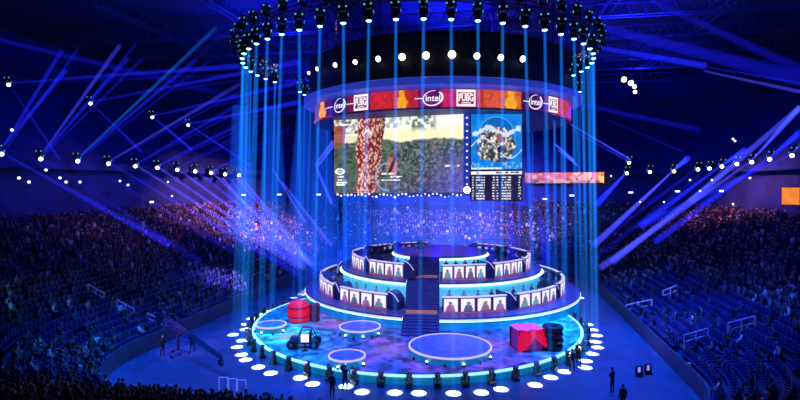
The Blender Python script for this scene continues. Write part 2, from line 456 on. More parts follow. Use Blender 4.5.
# ------------------------------------------------------------------ player tiers
GA = -94.6; GW = 1.75; GO = -1.75
def sector(r0, r1, z0, z1, seg=120):
    """annulus with a parallel-sided gap for the stair"""
    ge = lambda r, w: GA + math.degrees(math.asin((GO + w) / r))
    o = [(TC[0] + r1 * math.cos(R(a)), TC[1] + r1 * math.sin(R(a))) for a in np.linspace(ge(r1, GW), ge(r1, -GW) + 360, seg)]
    i = [(TC[0] + r0 * math.cos(R(a)), TC[1] + r0 * math.sin(R(a))) for a in np.linspace(ge(r0, GW), ge(r0, -GW) + 360, seg)]
    vs = [(x, y, z0) for x, y in o] + [(x, y, z0) for x, y in i] + [(x, y, z1) for x, y in o] + [(x, y, z1) for x, y in i]
    n = seg; fs = []
    for k in range(n - 1):
        fs += [(k, k + 1, 2 * n + k + 1, 2 * n + k), (n + k, 3 * n + k, 3 * n + k + 1, n + k + 1), (2 * n + k, 2 * n + k + 1, 3 * n + k + 1, 3 * n + k), (k, n + k, n + k + 1, k + 1)]
    fs += [(0, 2 * n, 3 * n, n), (n - 1, 2 * n - 1, 4 * n - 1, 3 * n - 1)]
    return MB().add(vs, fs)
M_glow = mat('riser_glow', (.25, .5, .6), .5, emit=(.05, .5, .8), es=.5, noise=.2, nscale=.5)
M_glow2 = mat('riser_glow_low', (.03, .3, .45), .4, emit=(.0, .22, .55), es=.4, noise=.4, nscale=.8)
M_tier = mat('tier_deck', (.06, .05, .16), .45, noise=.3, nscale=2)
M_edge = mat('tier_edge', (.5, .4, .6), .4, emit=(.62, .62, 1.), es=.85)
M_edge2 = mat('tier_edge_red', (.3, .08, .15), .4, emit=(.6, .10, .30), es=.35)
tiers = thing('player_platform', (TC[0], TC[1], 0), 'round stepped platform of three tiers with glowing risers carrying the player desks', 'platform')
T = [(16.6, 1.9), (12.1, 4.4), (5.8, 6.1)]
sector(11.9, 16.5, 0, 1.55).build('riser', M_glow2, tiers)
sector(11.9, 16.6, 1.55, 1.72).build('edge_light', M_edge, tiers)
sector(11.9, 16.5, 1.72, 1.9).build('deck', M_tier, tiers)
sector(5.7, 12.0, 1.9, 4.05).build('riser', M_glow, tiers)
sector(5.7, 12.12, 4.05, 4.2).build('edge_light', M_edge, tiers)
sector(5.7, 12.2, 4.2, 4.4).build('deck', M_tier, tiers)
MB().lathe((*TC, 0), [(5.65, 0), (5.65, 5.8)], 96).build('riser', M_glow, tiers)
MB().lathe((*TC, 0), [(5.8, 5.8), (5.8, 5.95)], 96).build('edge_light', M_edge, tiers)
MB().lathe((*TC, 0), [(5.75, 5.95), (5.75, 6.1)], 96).build('deck', M_tier, tiers)
M_strip = mat('strip_cyan', (.3, .5, .5), .4, emit=(.35, .9, 1.), es=3.)
sector(11.9, 16.58, 1.5, 1.545).build('strip_light', M_strip, tiers)
sector(5.7, 12.4, 3.98, 4.04).build('strip_light', M_strip, tiers)
MB().lathe((*TC, 0), [(5.62, 5.72), (6.0, 5.72), (6.0, 5.78), (5.62, 5.78)], 96, close=True).build('strip_light', M_strip, tiers)
# stair in the gap
gd = Vector((math.cos(R(GA)), math.sin(R(GA)), 0)); gs = Vector((-gd.y, gd.x, 0))
st = thing('stairway', (TC[0] + gd.x * 16.6, TC[1] + gd.y * 16.6, 0), 'dark blue stairway running up through the gap in the stepped platform', 'stairs')
M_stair = mat('stair_blue', (.03, .04, .16), .5, noise=.3, nscale=2); M_glowred = mat('stair_glow_orange', (.2, .08, .05), .6, emit=(.9, .30, .18), es=.18)
mb = MB()
prof_s = [(18.6, ZS), (16.6, ZS + .7), (15.4, 1.9), (13.6, 1.9), (9.8, 4.4), (8.0, 4.4), (5.8, 6.1)]
for (ra, za), (rb, zb) in zip(prof_s, prof_s[1:]):
    k = max(1, int(round(abs(zb - za) / .18)))
    for i in range(k):
        r0, r1 = ra + (rb - ra) * i / k, ra + (rb - ra) * (i + 1) / k; z = za + (zb - za) * (i + 1) / k
        c_ = Vector((*TC, 0)) + gs * GO + gd * (r0 + r1) / 2
        mb.box((c_.x, c_.y, z / 2), (2 * GW - .1, abs(r1 - r0) + .01, z), math.atan2(gs.y, gs.x))
mb.build('steps', M_stair, st)
for rr_ in (14.5, 8.9):
    c_ = Vector((*TC, 0)) + gs * GO + gd * rr_; z = 1.92 if rr_ > 10 else 4.42
    MB().box((c_.x, c_.y, z), (2 * GW - .5, 1.5, .03), math.atan2(gs.y, gs.x)).build('landing_glow', M_glowred, st)  # reddish glow on the landings painted in as thin emissive slabs

# desks
M_shell = mat('desk_shell', (.09, .05, .13), .45); M_wing = mat('desk_wing', (.02, .022, .10), .5)
M_rail = mat('desk_rail', (.5, .4, .5), .4, emit=(.75, .6, .95), es=.6)
M_scr = mat_attr('portrait_panel', .4, 1.0, 0)
M_mon = mat('monitor_black', (.02, .02, .03), .3); M_monlit = mat('monitor_lit', (.1, .1, .1), .3, emit=(.45, .6, 1.), es=.7)
def portrait(seed):
    """a light panel with a seated player and a dark arch round the head"""
    r_ = np.random.default_rng(seed); w_, h_ = 14, 16
    xs, ys = np.meshgrid(np.linspace(-1, 1, w_), np.linspace(0, 1, h_), indexing='ij')
    c = np.ones((w_, h_, 3)) * np.array([.85, .85, 1.05])
    dx = r_.uniform(-.2, .2); hh = r_.uniform(.55, .68)
    body = (np.abs(xs - dx) < .75 - .7 * np.clip(ys - .05, 0, 1)) & (ys < hh - .12); c[body] = r_.choice([(.10, .2, .32), (.08, .10, .22), (.25, .1, .25), (.1, .3, .35)])
    head = ((xs - dx) / .3) ** 2 + ((ys - hh) / .17) ** 2 < 1; c[head] = (.3, .16, .2)
    hair = head & (ys > hh + .05); c[hair] = (.05, .05, .1)
    c[(np.abs(xs) > .9)] = (.9, .5, .7)
    return c
def desk(r, zt, a0, a1, label, tier):
    am = R((a0 + a1) / 2); cx, cy = TC[0] + r * math.cos(am), TC[1] + r * math.sin(am)
    t = thing('player_desk', (cx, cy, zt), label, 'desk', None)
    H = 1.5
    MB().arcwall(TC, r - .25, r, a0, a1, zt, zt + H, 16).build('front_wall', M_shell, t)
    MB().arcwall(TC, r - 1.2, r - .25, a0, a1, zt + .7, zt + .78, 16).build('desktop', M_shell, t)
    MB().arcwall(TC, r - .3, r + .05, a0, a1, zt + H, zt + H + .1, 16).build('top_rail', M_rail, t)
    MB().arcwall(TC, r - .02, r + .08, a0, a1, zt, zt + .12, 16).build('base_light', M_edge2, t)
    # swept end wings running back from the front wall
    for e, aw in ((1, a1),):
        da = (-5.2 if e == 0 else 5.2) * (1 if r > 12 else 1.3)
        n = 8
        mb = MB().arcwall(TC, r - 2.0, r - .1, aw, aw + da * .85, zt, zt + 1.4, n, zf=(lambda q: zt + H + .25 - .9 * q * q))
        mb.build('end_wing', M_wing, t)
        mb = MB(); pts = [(TC[0] + (r - .1) * math.cos(R(aw + da * .85 * q)), TC[1] + (r - .1) * math.sin(R(aw + da * .85 * q)), zt + H + .3 - .9 * q * q) for q in np.linspace(0, 1, 7)]
        mb.path(pts, .045, 5).build('wing_trim', M_rail, t)
    MB().arcwall(TC, r - 2.3, r - 1.25, a0, a1, zt, zt + .5, 14).build('footboard', M_shell, t)
    # four portrait panels
    pad = .8; step = (a1 - a0) / 4
    for i in range(4):
        b0, b1 = a0 + step * i + step * .09, a0 + step * (i + 1) - step * .09
        c = portrait(int(abs(a0 * 7 + i * 13 + r * 3))); w_, h_ = c.shape[:2]
        mb = MB()
        for ii in range(w_):
            for jj in range(h_):
                a = R(b0 + (b1 - b0) * ii / (w_ - 1)); mb.v.append((TC[0] + (r + .03) * math.cos(a), TC[1] + (r + .03) * math.sin(a), zt + .18 + 1.22 * jj / (h_ - 1)))
        mb.f = [(i2 * h_ + j, (i2 + 1) * h_ + j, (i2 + 1) * h_ + j + 1, i2 * h_ + j + 1) for i2 in range(w_ - 1) for j in range(h_ - 1)]; mb.m = [0] * len(mb.f)
        mb.c = c.reshape(-1, 3); mb.build('portrait_panel', M_scr, t, fix=False)
    return t
desks = []
lo = [-4, 27, 58, 89, 120, 147 - 360 + 360, 178, 209, 240 - 360 + 360]
names_lo = {-4: 'lower tier desk just past the stairway on the side of the red-covered crate', 27: 'lower tier desk above the red-covered crate, second from the stairway',
            58: 'lower tier desk curving round the end nearest the orange ribbon'}
def dl(tier, which): return '%s tier desk with four lit portrait panels, %s' % (tier, which)
WH = {-4: 'first beside the stairway toward the red-covered crate', 27: 'second from the stairway above the red-covered crate', 58: 'third from the stairway toward the orange ribbon',
      89: 'fourth from the stairway toward the orange ribbon, seen from behind', 120: 'fifth from the stairway, at the back below the far crowd', 151: 'at the back behind the top disc and the stairway',
      182: 'at the back toward the camera crane, seen from behind', 213: 'third from the stairway toward the red bundle', 244: 'second from the stairway above the red bundle', 275 - 0: ''}
angs = []
for k in range(5): angs.append((-93.5 + k * 31, -93.5 + 25.5 + k * 31))     # clockwise side, first desk right of the stair
for k in range(5): angs.append((-115 - 25.5 - k * 31, -115 - k * 31))
ORD = ['first', 'second', 'third', 'fourth', 'fifth']
def side(k, right): return ('%s from the stairway toward the %s' % (ORD[k], 'orange ribbon' if right else 'camera crane'))
for tier, r, z in (('lower', 14.8, 1.9), ('upper', 10.9, 4.4)):
    for i, (a0, a1) in enumerate(angs):
        desks.append((desk(r, z, a0, a1, dl(tier, side(i % 5, i < 5)), tier), r, z, a0, a1, tier, side(i % 5, i < 5)))

# ------------------------------------------------------------------ hanging drum with LED band
GR = 15.5
M_drum = mat('drum_black', (.012, .012, .03), .7, noise=.4, nscale=.6)
M_ledge = mat('ledge_blue', (.10, .14, .5), .5, emit=(.04, .08, .8), es=.32, noise=.25, nscale=.25)  # emission stands in for the blue light falling on the ledge
M_under = mat('drum_under', (.02, .02, .12), .6, emit=(.005, .008, .14), es=.25, noise=.3, nscale=.3)
drum = thing('hanging_drum', (TC[0], TC[1], 21.7), 'huge dark round rig hanging over the desks with a blue ledge and red LED band', 'stage rig')
MB().lathe((*TC, 0), [(16.0, 24.4), (16.0, 28.6), (15.6, 29.0), (2, 29.0)], 128).build('drum_wall', M_drum, drum)
MB().lathe((*TC, 0), [(15.7, 23.55), (16.7, 23.75), (16.75, 24.35), (16.0, 24.6)], 128).build('ledge', M_ledge, drum)
MB().lathe((*TC, 0), [(15.4, 21.6), (12.5, 21.7), (1, 21.72), (1, 21.9), (15.4, 23.6)], 96).build('underside', M_under, drum)
na = 560; nh = 12
aa = np.linspace(0, 360, na)
def px_ang(px, r=GR):
    """angle on the drum at picture column px (front side)"""
    k = (px - 400) / F; best = None
    A = 1 + k * k; Bq = -2 * (k * TC[0] + TC[1]); Cq = TC[0] ** 2 + TC[1] ** 2 - r * r
    D = Bq * Bq - 4 * A * Cq
    if D < 0: return (-180. if px < 440 else 0.)
    Y = (-Bq - math.sqrt(D)) / (2 * A); return math.degrees(math.atan2(Y - TC[1], k * Y - TC[0]))
col = np.zeros((na, nh, 3))
S = lambda *c: np.array(srgb(*c))
bands = [(312, 332, (90, 20, 60)), (332, 347, (40, 14, 90)), (347, 370, (130, 25, 70)), (370, 394, (225, 40, 60)), (394, 412, (215, 50, 40)), (412, 418, (200, 40, 80)), (418, 442, (110, 20, 120)), (442, 458, (220, 40, 110)),
         (458, 476, (190, 30, 60)), (476, 484, (215, 60, 40)), (484, 503, (240, 95, 60)), (503, 521, (235, 110, 40)), (521, 545, (70, 10, 50)), (545, 558, (120, 25, 40)), (558, 568, (220, 70, 45))]
angb = [(px_ang(a), px_ang(b), S(*c)) for a, b, c in bands]
zz = np.linspace(0, 1, nh)
for i, a in enumerate(aa):
    a2 = (a + 180) % 360 - 180; cc = S(200, 40, 50)
    for a0, a1, c3 in angb:
        if min(a0, a1) <= a2 <= max(a0, a1): cc = c3
    n = fbm(np.full(nh, a * 1.3), zz * 6 + 10, 4, 3)
    col[i] = cc * (.30 + .75 * n[:, None])
for cp, hw in ((322, 3.6), (402, 5.5), (511, 6.5)):      # orange figures
    ac = px_ang(cp); hwa = abs(px_ang(cp + hw) - px_ang(cp - hw)) / 2
    for i, a in enumerate(aa):
        q = (((a + 180) % 360 - 180) - ac) / hwa
        if abs(q) < 1.4:
            for j in range(nh):
                y = zz[j]; wd = .95 - .75 * abs(y - .3) if y < .62 else .5
                if abs(q) < wd: col[i, j] = S(255, 170, 40) * (.6 + .6 * vnoise(np.array(q * 4 + 9), np.array(y * 7), 5))
mb = MB()
for a in aa:
    for z in zz: mb.v.append((TC[0] + GR * math.cos(R(a)), TC[1] + GR * math.sin(R(a)), 21.74 + 1.72 * z))
mb.f = [(i * nh + j, (i + 1) * nh + j, (i + 1) * nh + j + 1, i * nh + j + 1) for i in range(na - 1) for j in range(nh - 1)]; mb.m = [0] * len(mb.f); mb.c = col.reshape(-1, 3)
band = mb.build('led_band', mat_attr('led_band', .4, 1.0, 0), drum, fix=False)
M_white = mat('logo_white', (.5, .5, .5), .5, emit=(1, .92, .95), es=.95)
def text_mesh(s, h):
    cu = bpy.data.curves.new('txt', 'FONT'); cu.body = s; cu.align_x = 'CENTER'; cu.align_y = 'CENTER'; cu.size = h; cu.offset = .012 if s == 'intel' else .03
    o = bpy.data.objects.new('txt', cu); COL.objects.link(o)
    dg = bpy.context.evaluated_depsgraph_get(); me = bpy.data.meshes.new_from_object(o.evaluated_get(dg))
    vs = [tuple(v.co) for v in me.vertices]; fs = [tuple(p.vertices) for p in me.polygons]
    bpy.data.objects.remove(o); bpy.data.curves.remove(cu); bpy.data.meshes.remove(me)
    return vs, fs
def curved(vs, ac, zc, r):
    return [(TC[0] + r * math.cos(R(ac) + x / r), TC[1] + r * math.sin(R(ac) + x / r), zc + y) for x, y, *_ in vs]
def rect2(x0, x1, y0, y1, n=6):
    vs = []; fs = []
    for i in range(n + 1):
        x = x0 + (x1 - x0) * i / n; vs += [(x, y0), (x, y1)]
        if i: fs.append((2 * i - 2, 2 * i, 2 * i + 1, 2 * i - 1))
    return vs, fs
def logo_oval(px):
    ac = px_ang(px); mb = MB(); zc = 22.6
    n = 30; vs = []; fs = []
    for i in range(n + 1):                                   # open oval stroke that swells at the sides
        a = R(75 + 335 * i / n); wv = .05 + .10 * (i / n)
        for k in (1, 1 - wv * 1.3): vs.append((1.0 * k * math.cos(a) + .0, .74 * k * math.sin(a) + .1 * math.cos(a)))
        if i: fs.append((2 * i - 2, 2 * i, 2 * i + 1, 2 * i - 1))
    mb.add(curved(vs, ac, zc, GR + .06), fs)
    v, f = text_mesh('intel', .85); mb.add(curved([(x * 1.0, y) for x, y, _ in v], ac, zc - .02, GR + .06), f)
    mb.build('oval_logo', M_white, band, fix=False)
def logo_box(px):
    ac = px_ang(px); mb = MB(); zc = 22.6; r = GR + .06
    for q in ((-.92, .92, .58, .80), (-.92, .92, -.80, -.58), (-.92, -.76, -.58, .58), (.76, .92, -.58, .58), (-.6, .6, .42, .50), (-.45, .45, -.50, -.42)):
        v, f = rect2(*q); mb.add(curved(v, ac, zc, r), f)
    v, f = text_mesh('PUBG', .92); xs = [a[0] for a in v]; k = 1.42 / (max(xs) - min(xs))
    mb.add(curved([(x * k, y) for x, y, _ in v], ac, zc - .0, r), f)
    mb.build('box_logo', M_white, band, fix=False)
for px in (340, 433, 535.5): logo_oval(px)
for px in (361, 466, 553): logo_box(px)
mb = MB()
for p0, p1 in ((326, 333), (347, 354), (415, 424), (523, 529), (543, 548)):
    a0, a1 = px_ang(p0), px_ang(p1)
    mb.add([(TC[0] + (GR + .05) * math.cos(R(a)), TC[1] + (GR + .05) * math.sin(R(a)), z) for a in (a0, a1) for z in (22.55, 22.63)], [(0, 2, 3, 1)])
mb.build('light_line', M_white, band, fix=False)
for px in (314.5,):
    a0 = px_ang(313.4); a1 = px_ang(316)
    MB().add([(TC[0] + (GR + .05) * math.cos(R(a)), TC[1] + (GR + .05) * math.sin(R(a)), z) for a in (a0, a1) for z in (21.8, 23.3)], [(0, 2, 3, 1)]).build('white_panel', M_white, band, fix=False)
# hoist cables of the drum
mb = MB()
for a in range(0, 360, 30): mb.tube((TC[0] + 14 * math.cos(R(a)), TC[1] + 14 * math.sin(R(a)), 29), (TC[0] + 14 * math.cos(R(a)), TC[1] + 14 * math.sin(R(a)), 38), .05, n=5)
mb.build('hoist_cable', M_black, drum)['kind'] = 'stuff'
# spotlights on the drum wall
for i, (px, py, r) in enumerate(((302.5, 73, .2), (317, 69, .22), (335, 65, .25), (355, 62, .25), (378, 59, .28), (402, 57, .33), (426, 55.5, .34), (452, 54.5, .36), (477, 56, .3), (501, 57.5, .3), (523, 59, .3), )):
    a = px_ang(px, 16.35); p = Vector((TC[0] + 16.35 * math.cos(R(a)), TC[1] + 16.35 * math.sin(R(a)), 0)); p.z = HC + (HY - py) * p.y / F
    d = Vector((math.cos(R(a)), math.sin(R(a)), -.35)).normalized()
    if px < 310: d = Vector((-.4, -1, -.3)).normalized()
    t = thing('drum_spotlight', p - d * .3, 'bright white spotlight on the dark drum wall in an arc of eleven', 'spotlight', 'spotlights on the drum wall')
    MB().lathe(p - d * .55, [(.15, 0), (.28, .1), (.3, .5)], 14, axis=d).build('housing', M_black, t)
    MB().lathe(p - d * .04, [(r, 0), (r * .8, .12), (r * .3, .18)], 14, axis=d).build('lens', M_warm if 380 < px < 470 else M_lensw, t)
    spot('drum_light', p + d * .3, p + d * 6 - Vector((0, 0, 5)), 350, (.9, .85, 1.), 90, .8, .2)

# ------------------------------------------------------------------ screens under the drum
M_vid = mat_attr('video_image', .4, 1.0, 0)
def grid_screen(name, parent, tl, tr, bl, br, colr):
    """colr[w, h, 3], row 0 = top"""
    w_, h_ = colr.shape[:2]; mb = MB(); tl, tr, bl, br = map(Vector, (tl, tr, bl, br))
    for i in range(w_):
        a = tl.lerp(tr, i / (w_ - 1)); b = bl.lerp(br, i / (w_ - 1))
        for j in range(h_): mb.v.append(tuple(a.lerp(b, j / (h_ - 1))))
    mb.f = [(i * h_ + j + 1, (i + 1) * h_ + j + 1, (i + 1) * h_ + j, i * h_ + j) for i in range(w_ - 1) for j in range(h_ - 1)]; mb.m = [0] * len(mb.f)
    mb.c = np.clip(colr, 0, 1).reshape(-1, 3); return mb.build(name, M_vid, parent, fix=False)
W_, H_ = 228, 140
YL, YR = 60., 54.5
_t = np.linspace(0, 1, W_); _X = (334 - 400) * YL / F * (1 - _t) + (463.5 - 400) * YR / F * _t; _px = 400 + F * _X / (YL * (1 - _t) + YR * _t)
sx, sy = np.meshgrid((_px - 325) * 4.444, np.linspace(30, 385, H_), indexing='ij')
img = np.zeros((W_, H_, 3))
n1_ = fbm(sx / 14, sy / 14, 1, 4); n2_ = fbm(sx / 40, sy / 30, 2, 3); n3_ = fbm(sx / 6, sy / 8, 5, 2)
def lay(mask, c, k=1.0):
    mask = (mask * k)[..., None] if mask.dtype != bool else (mask.astype(float) * k)[..., None]
    global img; img = img * (1 - mask) + np.asarray(c) * mask
sm = lambda a, b, x: np.clip((x - a) / (b - a), 0, 1)
lay(np.ones_like(sx), S(245, 245, 240))
lay(sm(78, 120, sy + 24 * n2_) * (sx > 230), S(244, 238, 196))                                  # pale field
lay(sm(.42, .6, n1_) * sm(110, 80, sy) * (np.abs(sx - 425) < 75) * sm(78, 50, np.abs(sx - 425)), S(80, 110, 95))   # trees on the horizon
lay(sm(.45, .6, n1_) * (sy < 85) * (sx < 345) * (sx > 260), S(120, 150, 160), .8)
lay(sm(.3, .6, n1_) * (sy < 105) * (sx < 150), S(110, 100, 70))
lay((sy > 112) & (sy < 142) & (sx < 150), S(225, 215, 160), .8)
hz = 158 - 18 * np.sin((sx - 300) / 120) + 14 * (n1_ - .5) - 30 * sm(330, 260, sx)
lay(sm(-4, 6, sy - hz), S(70, 75, 85))
bush = img.copy(); m_ = sm(-4, 6, sy - hz)
bc = (S(62, 82, 80) * (1.25 - n1_[..., None]) + S(120, 120, 125) * sm(.52, .85, n3_)[..., None] * .8); 
lay(m_, np.zeros(3)); img = img + bc * m_[..., None] * .95
lay(m_ * sm(.5, .66, n2_) * (sx < 520), S(125, 105, 98), .5)
lay(sm(280, 400, sy) * sm(230, 340, sx) * .7, S(60, 50, 140))
lay(sm(.5, .7, fbm(sx / 10, sy / 9, 17, 3)) * m_, S(150, 158, 165), .5)
lay(sm(.56, .7, fbm(sx / 16, sy / 12, 19, 3)) * m_, S(28, 38, 45), .6)
lay(sm(430, 620, sx) * sm(150, 300, sy) * .6, S(110, 90, 215))
lay((sx < 95 - .1 * (sy - 60)) & (sy > 60) & (sy < 170), S(150, 60, 45), .9)
lay((sx < 150) & (sy > 165), S(50, 58, 52), .7); lay((sx < 150) & (sy > 165) & (n1_ > .55), S(95, 110, 90), .6); lay(m_ * sm(.5, .7, fbm(sx / 22, sy / 18, 41, 3)) * sm(420, 300, sx), S(88, 120, 80), .6)
# big tree trunk
le = 142 + 6 * np.sin(sy / 40) - 10 * sm(300, 390, sy); re = 258 + 10 * np.sin(sy / 60 + 1) - 38 * sm(280, 380, sy)
tk = (sx > le) & (sx < re); bark = fbm(sx / 5.5, sy / 9, 11, 3)
bcol = S(125, 32, 30) * (1 - sm(.46, .66, bark))[..., None] + S(245, 195, 180) * sm(.46, .66, bark)[..., None]
img = np.where(tk[..., None], bcol * (1.15 - .5 * sm(0, 1, (sx - le) / (re - le)))[..., None], img)
lay(tk & (np.abs(sy - 102 - 8 * np.sin(sx / 8)) < 6) & (sx > 165) & (sx < 210), S(240, 225, 215))
fg = ((sx - 298) / 24) ** 2 + ((sy - 262) / 52) ** 2 < 1
lay(fg, S(190, 110, 95)); lay(fg & (np.abs(sx - 302 + (sy - 250) * .4) < 8), S(60, 40, 50)); lay(((sx - 300) / 11) ** 2 + ((sy - 212) / 12) ** 2 < 1, S(120, 60, 50))
arcm = np.abs(np.hypot((sx - 275) / 48, (sy - 310) / 62) - 1) < .07
lay(arcm & (sx < 285), S(120, 170, 220), .8)
for (x0, x1, y0) in ((46, 60, 60), (66, 130, 60), (55, 82, 306), (50, 92, 322), (50, 96, 334), (50, 88, 345), (252, 275, 296), (280, 312, 296), (290, 345, 311), (250, 335, 325), (535, 560, 265), (575, 598, 265)):
    lay((sx > x0) & (sx < x1) & (np.abs(sy - y0) < 3.6), S(250, 248, 250))
    lay((sx > x0) & (sx < x1) & (np.abs(sy - y0) < 3.6) & (n3_ > .62), S(120, 110, 130))
lay(np.abs(np.hypot((sx - 66) / 17, (sy - 281) / 12) - 1) < .28, S(250, 250, 255)); lay((np.abs(sx - 66) < 10) & (np.abs(sy - 281) < 3), S(240, 240, 255))
YL, YR = 60., 54.5
tl, tr, bl, br = P(334, 119, YL), P(463.5, 112.5, YR), P(334, 193.5, YL), P(463.5, 192.5, YR)
vs1 = thing('video_screen', bl.lerp(br, .5), 'large video screen showing a tree trunk and sunlit field under the drum', 'screen')
img[:, :, :] *= 1.0
grid_screen('display', vs1, tl, tr, bl, br, img)
def frame(parent, tl, tr, bl, br, m, w_=.18):
    mb = MB(); back = Vector((0, .2, 0))
    for a, b in ((tl, tr), (bl, br), (tl, bl), (tr, br)): mb.tube(Vector(a) + back * .5, Vector(b) + back * .5, w_ * .5, n=6)
    mb.add([Vector(p) + back for p in (tl, tr, br, bl)], [(0, 1, 2, 3)]); mb.build('frame', m, parent)
frame(vs1, tl, tr, bl, br, M_drum)
mb = MB()
for q in (.1, .5, .9): a = tl.lerp(tr, q); mb.tube(a + Vector((0, .2, 0)), (a.x, a.y + .2, 21.75), .06, n=5)
mb.build('hanger', M_black, vs1)
# map screen and score table
W2, H2 = 96, 110
mx, my = np.meshgrid(np.linspace(-1, 1, W2), np.linspace(-1, 1, H2), indexing='ij')
img = np.zeros((W2, H2, 3)); lay(np.ones_like(mx), S(25, 130, 225)); lay(sm(.3, .7, fbm(mx * 3, my * 3, 3)), S(15, 105, 205))
lay(np.abs(np.hypot(mx + .0, my + .15) - .72) < .02, S(70, 160, 225)); lay(np.hypot(mx, my + .15) < .69, S(8, 85, 160), .75)
isl = np.hypot(mx / .9, (my - .12) / .66) + .45 * (fbm(mx * 3 + 5, my * 3 + 5, 8, 3) - .5) < .92
nn = fbm(mx * 11 + 3, my * 11, 9, 3)
lay(isl, S(75, 85, 90)); lay(isl & (nn > .5), S(150, 140, 130)); lay(isl & (nn < .38), S(35, 55, 60)); lay(isl & (nn > .64), S(235, 225, 225))
edge = np.abs(my + .35 - .12 * np.sin(mx * 5)) + .2 * (nn - .5) < .07; lay(edge & (np.abs(mx) < .95), S(220, 235, 245), .8)
lay(np.abs(my - .35 * np.sin(mx * 3) - .25) < .025, S(210, 230, 240), .8); lay((my > .75) & (nn > .58), S(110, 190, 240))
lay(((mx - .12) / .13) ** 2 + ((my + .12) / .16) ** 2 < 1, S(150, 90, 80)); lay(((mx - .12) / .1) ** 2 + ((my - .3) / .12) ** 2 < 1, S(40, 30, 40))
lay((my > .93) & (nn < .7) & (mx < .2), S(240, 245, 250), .8)
tl2, tr2, bl2, br2 = P(471, 112.5, 54.5), P(522, 113.5, 54.5), P(471, 169.5, 54.5), P(522, 169, 54.5)
bl3, br3 = P(471, 200, 54.5), P(522, 200, 54.5)
vs2 = thing('video_screen', bl3.lerp(br3, .5), 'tall video screen with a blue island map above a white score table', 'screen')
grid_screen('map_display', vs2, tl2, tr2, bl2, br2, img)
W3, H3 = 110, 70
mx, my = np.meshgrid(np.linspace(0, 1, W3), np.linspace(0, 1, H3), indexing='ij')
img = np.zeros((W3, H3, 3)); lay(np.ones_like(mx), S(28, 22, 60)); lay((my > .05) & (my < .15), S(245, 248, 255)); lay((my > .07) & (my < .13) & (fbm(mx * 40, my * 8, 2, 2) > .6), S(60, 60, 90))
row = (my - .2) / .8 * 9; fr = row - np.floor(row)
txt = (fr > .25) & (fr < .72) & (my > .2); wn = vnoise(mx * 90, np.floor(row) * 3.1, 6) > .35
for (x0, x1) in ((.02, .06), (.1, .27), (.42, .46), (.5, .54), (.6, .78), (.93, .98)):
    lay(txt & wn & (mx > x0) & (mx < x1), S(240, 240, 250), .9)
lay((my > .15) & (np.abs(mx - .49) < .012), S(70, 60, 140))
lay((my > .55) & (n3_[:W3, :H3] > .75), S(120, 90, 180), .4)
grid_screen('score_display', vs2, P(471, 170, 54.5), P(522, 169.5, 54.5), bl3, br3, img)
frame(vs2, tl2, tr2, bl3, br3, M_drum)
mb = MB()
for q in (.1, .9): a = tl2.lerp(tr2, q); mb.tube(a + Vector((0, .2, 0)), (a.x, a.y + .2, 21.75), .06, n=5)
mb.build('hanger', M_black, vs2)
# LED column between the screens
c0, c1 = P(466.8, 112.5, 54.3), P(466.8, 196, 54.3)
lc = thing('led_column', c1, 'narrow blue column with white dots between the two video screens', 'light column')
M_vl = mat('lamp_lilac', (.1, .1, .2), .3, emit=(.62, .62, 1.), es=1.5)
M_colb = mat('column_blue', (.02, .03, .2), .4, emit=(.03, .05, .5), es=.6)
MB().box(((c0 + c1) / 2), (.62, .2, c0.z - c1.z)).build('column', M_colb, lc)
for k in range(12):
    z = c0.z - .55 - k * .68; MB().ball((c0.x, c0.y - .12, z), (.10, .06, .10), 8, 6).build('dot_light', M_vl, lc)
# batten of small lights along the foot of the main screen
bt = thing('light_batten', P(400, 197, 57), 'row of small white lamps along the lower edge of the tree trunk screen', 'light')
a, b = P(336, 195.7, 59.6), P(463, 195.2, 54.3)
MB().tube(a, b, .1, n=6).build('bar', M_black, bt)
for k in range(34):
    q = a.lerp(b, (k + .5) / 34); q.z += random.uniform(-.18, .18); q.y -= .12; MB().ball(q, random.uniform(.07, .15), 8, 6).build('lamp', M_vl, bt)
q = P(467, 190, 53.8); t = thing('flare_lamp', q, 'single glaring white lamp at the foot of the blue dotted column', 'lamp')
MB().lathe(q + Vector((0, .3, 0)), [(.2, 0), (.35, .1), (.35, .3)], 14, axis=(0, -1, 0)).build('housing', M_black, t)
MB().tube(q + Vector((0, .25, 0)), q + Vector((0, .5, .1)), .08, n=6).build('mount_arm', M_black, t)
MB().lathe(q, [(.33, 0), (.25, .1), (.08, .15)], 14, axis=(0, -1, 0)).build('lens', mat('lens_flare', (.1, .1, .1), .3, emit=(.9, .8, 1.), es=14), t)

# ------------------------------------------------------------------ people
M_skin = mat('skin', (.46, .25, .2), .6); M_hair = mat('hair', (.015, .012, .012), .6); M_dark = mat('cloth_black', (.012, .013, .02), .8)
M_cl = mat_random('cloth_mixed', [(.02, .02, .03), (.05, .05, .09), (.3, .28, .3), (.015, .02, .05), (.12, .03, .04), (.02, .02, .02), (.04, .08, .1), (.5, .48, .5)])
M_jean = mat('cloth_trousers', (.02, .022, .04), .8)
def skin_mesh(verts, edges, radii):
    me = bpy.data.meshes.new('sk'); me.from_pydata(verts, edges, []); o = bpy.data.objects.new('sk', me); COL.objects.link(o)
    sk = o.modifiers.new('s', 'SKIN'); sk.use_smooth_shade = True
    for i, r in enumerate(radii):
        d = me.skin_vertices[0].data[i]; d.radius = (r, r) if not hasattr(r, '__len__') else r; d.use_root = (i == 0)
    ss = o.modifiers.new('u', 'SUBSURF'); ss.levels = 1; ss.render_levels = 1
    dg = bpy.context.evaluated_depsgraph_get(); m2 = bpy.data.meshes.new_from_object(o.evaluated_get(dg))
    vs = [tuple(v.co) for v in m2.vertices]; fs = [tuple(p.vertices) for p in m2.polygons]
    bpy.data.objects.remove(o); bpy.data.meshes.remove(me); bpy.data.meshes.remove(m2)
    return vs, fs
